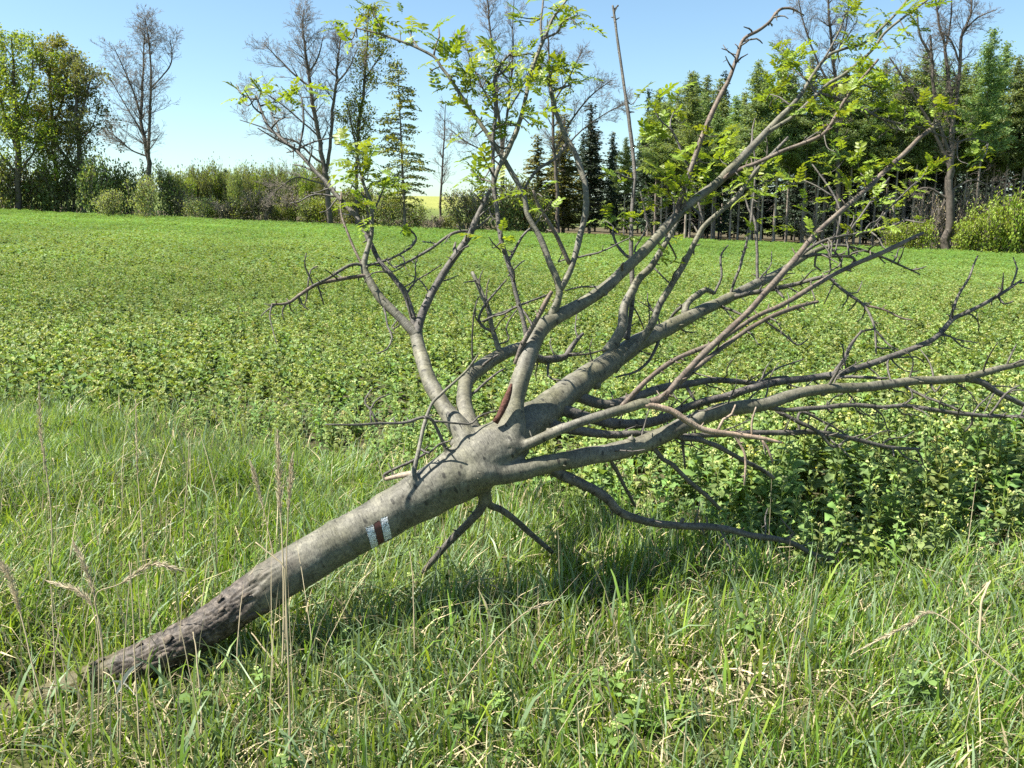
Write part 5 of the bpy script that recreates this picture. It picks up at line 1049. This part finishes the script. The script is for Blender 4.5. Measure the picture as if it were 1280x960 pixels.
# conifers: four larch shapes, three spruce shapes
def conifer(r, H, kind):
    S, C, Dd = [], [], []
    for i in range(12):
        a, b_ = i / 12, (i + 1) / 12; S.append((0, 0, H * a - .3 * (i == 0), 0, 0, H * b_, .15 * (1 - .93 * a), .15 * (1 - .93 * b_), 0))
    larch = kind == 'larch'; lo = .44 if kind in ('larch', 'spruce_high') else .06; R = 3.2 if larch else 2.3; nb = 125 if larch else 130
    bump = r.uniform(-.2, .2, 8)
    for k in range(nb):
        u = lo + (1 - lo) * ((k + r.rand()) / nb) ** .95; az = r.uniform(0, 6.283); w = (u - lo) / (1 - lo)
        env = (1 - w) ** (.85 if larch else .85) * (.55 + .45 * sstep(0, .22, w)) * (1 + bump[int(az / 6.283 * 8) % 8] + .18 * math.sin(w * 14 + az))
        L = max(.25, R * env * r.uniform(.6, 1.12)); p = np.array([0, 0, H * u]); el = r.uniform(.0, .5) if larch else r.uniform(-.35, .1)
        d = np.array([math.cos(az) * math.cos(el), math.sin(az) * math.cos(el), math.sin(el)])
        for s in range(4):
            d2 = d.copy(); d2[2] += (.18 * (s - 1) if larch else (-.14 + .12 * s)); d2 /= np.linalg.norm(d2); q = p + d2 * L / 4
            S.append((*p, *q, .028 * (1 - s / 5), .028 * (1 - (s + 1) / 5), 1)); m = max(2, int((31 if larch else 20) * L / 2.0 * (.7 + .3 * s)))
            C.append(p + (q - p) * r.rand(m, 1) + r.normal(size=(m, 3)) * np.array([.24, .24, .12]) * (.5 + .2 * s) - np.array([0, 0, .08])); Dd.append(np.tile(d2 + np.array([0, 0, -.5 if larch else -.25]), (m, 1))); p = q
    if kind in ('larch', 'spruce_high'):                       # dead snags under the live crown
        for k in range(46):
            z = H * r.uniform(.10, lo + .03); az = r.uniform(0, 6.283); L = r.uniform(.4, 1.5); e = np.array([math.cos(az), math.sin(az), r.uniform(-.4, .3)]); p = np.array([0, 0, z]); m = p + e * L * .6; q = p + e * L + np.array([0, 0, -.2 * L])
            S.append((*p, *m, .016, .010, 2)); S.append((*m, *q, .010, .005, 2))
    C, Dd = np.vstack(C), np.vstack(Dd)
    V, T, K = tufts(r, C, .30 if larch else .36, .32 if larch else .5, dirs=Dd)
    lim = [('trunk', wood_mesh('trunk', S, lambda l: l == 0, 7)), ('boughs', wood_mesh('boughs', S, lambda l: l > 0, 3)), ('crown', build_mesh('crown', V, [T], col=K))]
    return lim
CON = {}
for kind, n, trk, fol in (('larch', 4, 'pole_far', 'fol_larch'), ('spruce', 3, 'trunk_far', 'fol_spruce'), ('spruce_high', 3, 'pole_far', 'fol_spruce'), ('brown', 1, 'trunk_far', 'fol_brownspruce')):
    CON[kind] = []
    for q in range(n):
        ms_ = conifer(np.random.RandomState(300 + q + len(kind) * 7), 20.0, 'spruce' if kind == 'brown' else kind)
        mm(ms_[0][1], M[trk]); mm(ms_[1][1], M['twig_grey']); mm(ms_[2][1], M[fol]); CON[kind].append(ms_)
cr = np.random.RandomState(77)
def put_conifer(kind, px, top, D, label, group, name, wide=1.0):
    f = gpos(px, D); H = float((at_y(px, top, D) - f)[2]); s = H / 20.0
    return tree_at(name, label, 'tree', group, f, CON[kind][cr.randint(len(CON[kind]))], (s * wide, s * wide, s), cr.uniform(0, 6.28))
put_conifer('spruce', 737, 128, 100, 'dark pointed spruce just left of the dead upright stem', None, 'spruce_tree', 1.6)
put_conifer('brown', 704, 142, 96, 'brownish-olive spruce left of the dark pointed spruce', None, 'spruce_tree', 2.3)
put_conifer('brown', 672, 168, 94, 'low brownish conifer behind the forked upright branches', None, 'spruce_tree', 2.4)
put_conifer('spruce', 764, 172, 100, 'narrow dark spruce just left of the small green larch', None, 'spruce_tree', .9)
put_conifer('larch', 780, 172, 94, 'small green larch right of the dead upright stem', None, 'larch_tree', 1.1)
put_conifer('spruce', 806, 110, 98, 'slim dark spruce top at the left end of the larch wood', None, 'spruce_tree', .8)
put_conifer('spruce', 899, 88, 100, 'dark spruce tip between the two tallest left larches', None, 'spruce_tree', .9)
ORD = 'first second third fourth fifth sixth seventh eighth ninth tenth eleventh twelfth thirteenth fourteenth fifteenth sixteenth seventeenth eighteenth nineteenth twentieth'.split()
ORD += ['twenty-' + q for q in ORD[:9]] + ['thirtieth'] + ['thirty-' + q for q in ORD[:9]]
front = [(826, 128), (842, 112), (857, 90), (874, 116), (890, 130), (913, 120), (938, 76), (952, 100), (968, 62), (983, 95), (1003, 70), (1020, 96), (1044, 84), (1060, 70), (1077, 90), (1092, 74), (1117, 82), (1140, 62), (1152, 88), (1165, 72), (1180, 90), (1203, 78), (1218, 36), (1236, 52), (1252, 70), (1272, 62), (1290, 58)]
for q, (px, top) in enumerate(front):
    put_conifer('larch', px, top, 91 + cr.uniform(-1.5, 4.5), f'{ORD[q]} larch counted from the left along the forest edge at the right', 'larches along the forest edge', 'larch_tree', cr.uniform(.9, 1.2))
for q in range(24):
    put_conifer('larch', 815 + q * 21 + cr.uniform(-7, 7), cr.uniform(78, 125), cr.uniform(97, 101), 'larch standing in the second row behind the forest edge', 'second row of larches', 'larch_tree', cr.uniform(1.1, 1.4))
for q in range(46):
    px = cr.uniform(800, 1330); D = cr.uniform(96, 122)
    put_conifer('spruce_high' if D < 104 else 'spruce', px, cr.uniform(125, 175), D, 'spruce deep in the shade behind the forest-edge larches', 'spruces inside the forest', 'spruce_tree', cr.uniform(1.0, 1.35))
for q in range(56):
    px = 690 + q * 11.5 + cr.uniform(-5, 5); D = cr.uniform(112, 126)
    put_conifer('spruce', px, cr.uniform(150, 195), D, 'low young spruce filling the dark forest floor', 'young spruces inside the forest', 'young_spruce', 1.5)

# shrubs
def shrub(r, n, leafs, W=1.0, H=1.0, stems=14):
    S, C = [], []
    prm = dict(n=[4, 3, 3], kids=[6, 4, 0], wig=[.12, .2, .25], up=[.08, .06, .03], bare=[.2, .1, 0], ang=[(.4, .9), (.4, 1.0)], len=[(.35, .6), (.35, .6)], rk=.6, taper=.7)
    tips = []
    for k in range(stems):
        az = r.uniform(0, 6.283); sp = r.uniform(0, .75); d = np.array([math.cos(az) * sp, math.sin(az) * sp, 1]); d /= np.linalg.norm(d)
        grow(r, np.array([math.cos(az), math.sin(az), 0]) * r.uniform(0, .35), d, r.uniform(.65, 1.05), .022, 0, prm, S, tips)
    P = np.array([t[0] for t in tips]); C = P[r.randint(len(P), size=n)] + r.normal(size=(n, 3)) * np.array([.11, .11, .09]); C[:, 2] = np.abs(C[:, 2]); lo_ = r.rand(n) < .3; C[lo_, 2] *= r.rand(lo_.sum()) * .8
    V, T, K = tufts(r, C, leafs, .7)
    return [('stems', wood_mesh('stems', S, lambda l: True, 3)), ('foliage', build_mesh('foliage', V, [T], col=K))]
SH = {}
for nm, fol, n, ls, seeds in (('light', 'fol_light', 2600, .075, (1, 2)), ('fresh', 'fol_fresh', 2400, .085, (3, 4)), ('mid', 'fol_mid', 2600, .085, (5, 6, 7)), ('twiggy', 'fol_twiggy', 800, .06, (8, 9)), ('dark', 'fol_drab', 2600, .085, (10, 11))):
    SH[nm] = []
    for s in seeds:
        ms_ = shrub(np.random.RandomState(500 + s), n, ls, stems=18 if nm == 'twiggy' else 12); mm(ms_[0][1], M['twig_grey' if nm == 'twiggy' else 'twig_far']); mm(ms_[1][1], M[fol]); SH[nm].append(ms_)
def put_shrub(kind, px, wpx, top, D, label, group=None, name='shrub'):
    f = gpos(px, D); H = float((at_y(px, top, D) - f)[2]); W = wpx * D / F_PX
    return tree_at(name, label, 'shrub', group, f, SH[kind][cr.randint(len(SH[kind]))], (W / 1.9, W / 1.9, max(.4, H) / 1.15), cr.uniform(0, 6.28))
put_shrub('light', 180, 40, 227, 79, 'round pale green bush at the foot of the lone bare tree')
put_shrub('light', 138, 36, 242, 79, 'low pale green bush left of the round pale bush')
hedge = [(8, 40, 205, 'mid'), (35, 44, 215, 'dark'), (60, 40, 212, 'mid'), (85, 40, 210, 'dark'), (120, 36, 200, 'mid'), (142, 34, 214, 'dark'), (160, 34, 208, 'mid'), (206, 32, 206, 'light'), (222, 32, 218, 'mid'), (238, 28, 230, 'twiggy'), (252, 30, 236, 'light'), (266, 26, 246, 'fresh'), (281, 30, 238, 'twiggy'), (294, 26, 244, 'fresh'), (310, 32, 234, 'mid'), (327, 30, 226, 'twiggy'), (343, 30, 236, 'light'), (356, 24, 248, 'fresh'), (368, 32, 228, 'twiggy'), (386, 32, 238, 'mid'), (404, 28, 244, 'fresh'), (426, 32, 240, 'twiggy'), (440, 34, 234, 'mid'), (462, 38, 238, 'dark'), (484, 34, 236, 'light'), (500, 30, 248, 'twiggy'), (520, 30, 252, 'mid'), (542, 26, 264, 'twiggy'), (562, 28, 264, 'mid'), (582, 40, 238, 'light'), (602, 38, 230, 'twiggy'), (625, 40, 232, 'mid'), (650, 42, 226, 'dark'), (675, 38, 240, 'mid')]
for q, (px, w, top, kd) in enumerate(hedge):
    put_shrub(kd, px, w * 1.45, top + (13 if 235 < px < 400 else 6 if px > 110 else 0), 88 + cr.uniform(-1, 3), f'{ORD[q]} shrub from the left in the hedgerow at the far end of the field', 'hedgerow shrubs')
for q, (px, w, top, kd) in enumerate([(1120, 36, 282, 'fresh'), (1150, 40, 276, 'fresh'), (1210, 36, 276, 'fresh'), (1228, 44, 262, 'fresh'), (1256, 48, 252, 'fresh'), (1278, 44, 248, 'fresh'), (1300, 46, 250, 'fresh')]):
    put_shrub(kd, px, w * 1.15, top, 85, f'{ORD[q]} bright green bush from the left along the foot of the larch wood', 'bright bushes at the forest edge')
for q, (px, w, top) in enumerate([(1010, 30, 272), (1165, 36, 245), (1205, 40, 238), (1240, 38, 246)]):
    put_shrub('twiggy', px, w * 1.2, top, 90, f'{ORD[q]} grey leafless thicket from the left among the forest trunks', 'bare thickets under the forest')
# distant wood on the rise
for q in range(12):
    put_conifer(cr.choice(['larch', 'brown']), cr.uniform(232, 400), cr.uniform(209, 226), 240 + cr.uniform(-10, 25), 'small pointed tree in the distant wood beyond the hedgerow', 'pointed trees of the distant wood', 'distant_tree', 2.6)
for q in range(36):
    t_ = put_shrub(cr.choice(['mid', 'light', 'fresh', 'mid', 'dark']), 225 + q * 5.2 + cr.uniform(-3, 3), cr.uniform(18, 30), cr.uniform(212, 228), 228 + cr.uniform(-12, 12), 'small round tree in the distant wood beyond the hedgerow', 'round trees of the distant wood', 'distant_tree'); t_['category'] = 'tree'
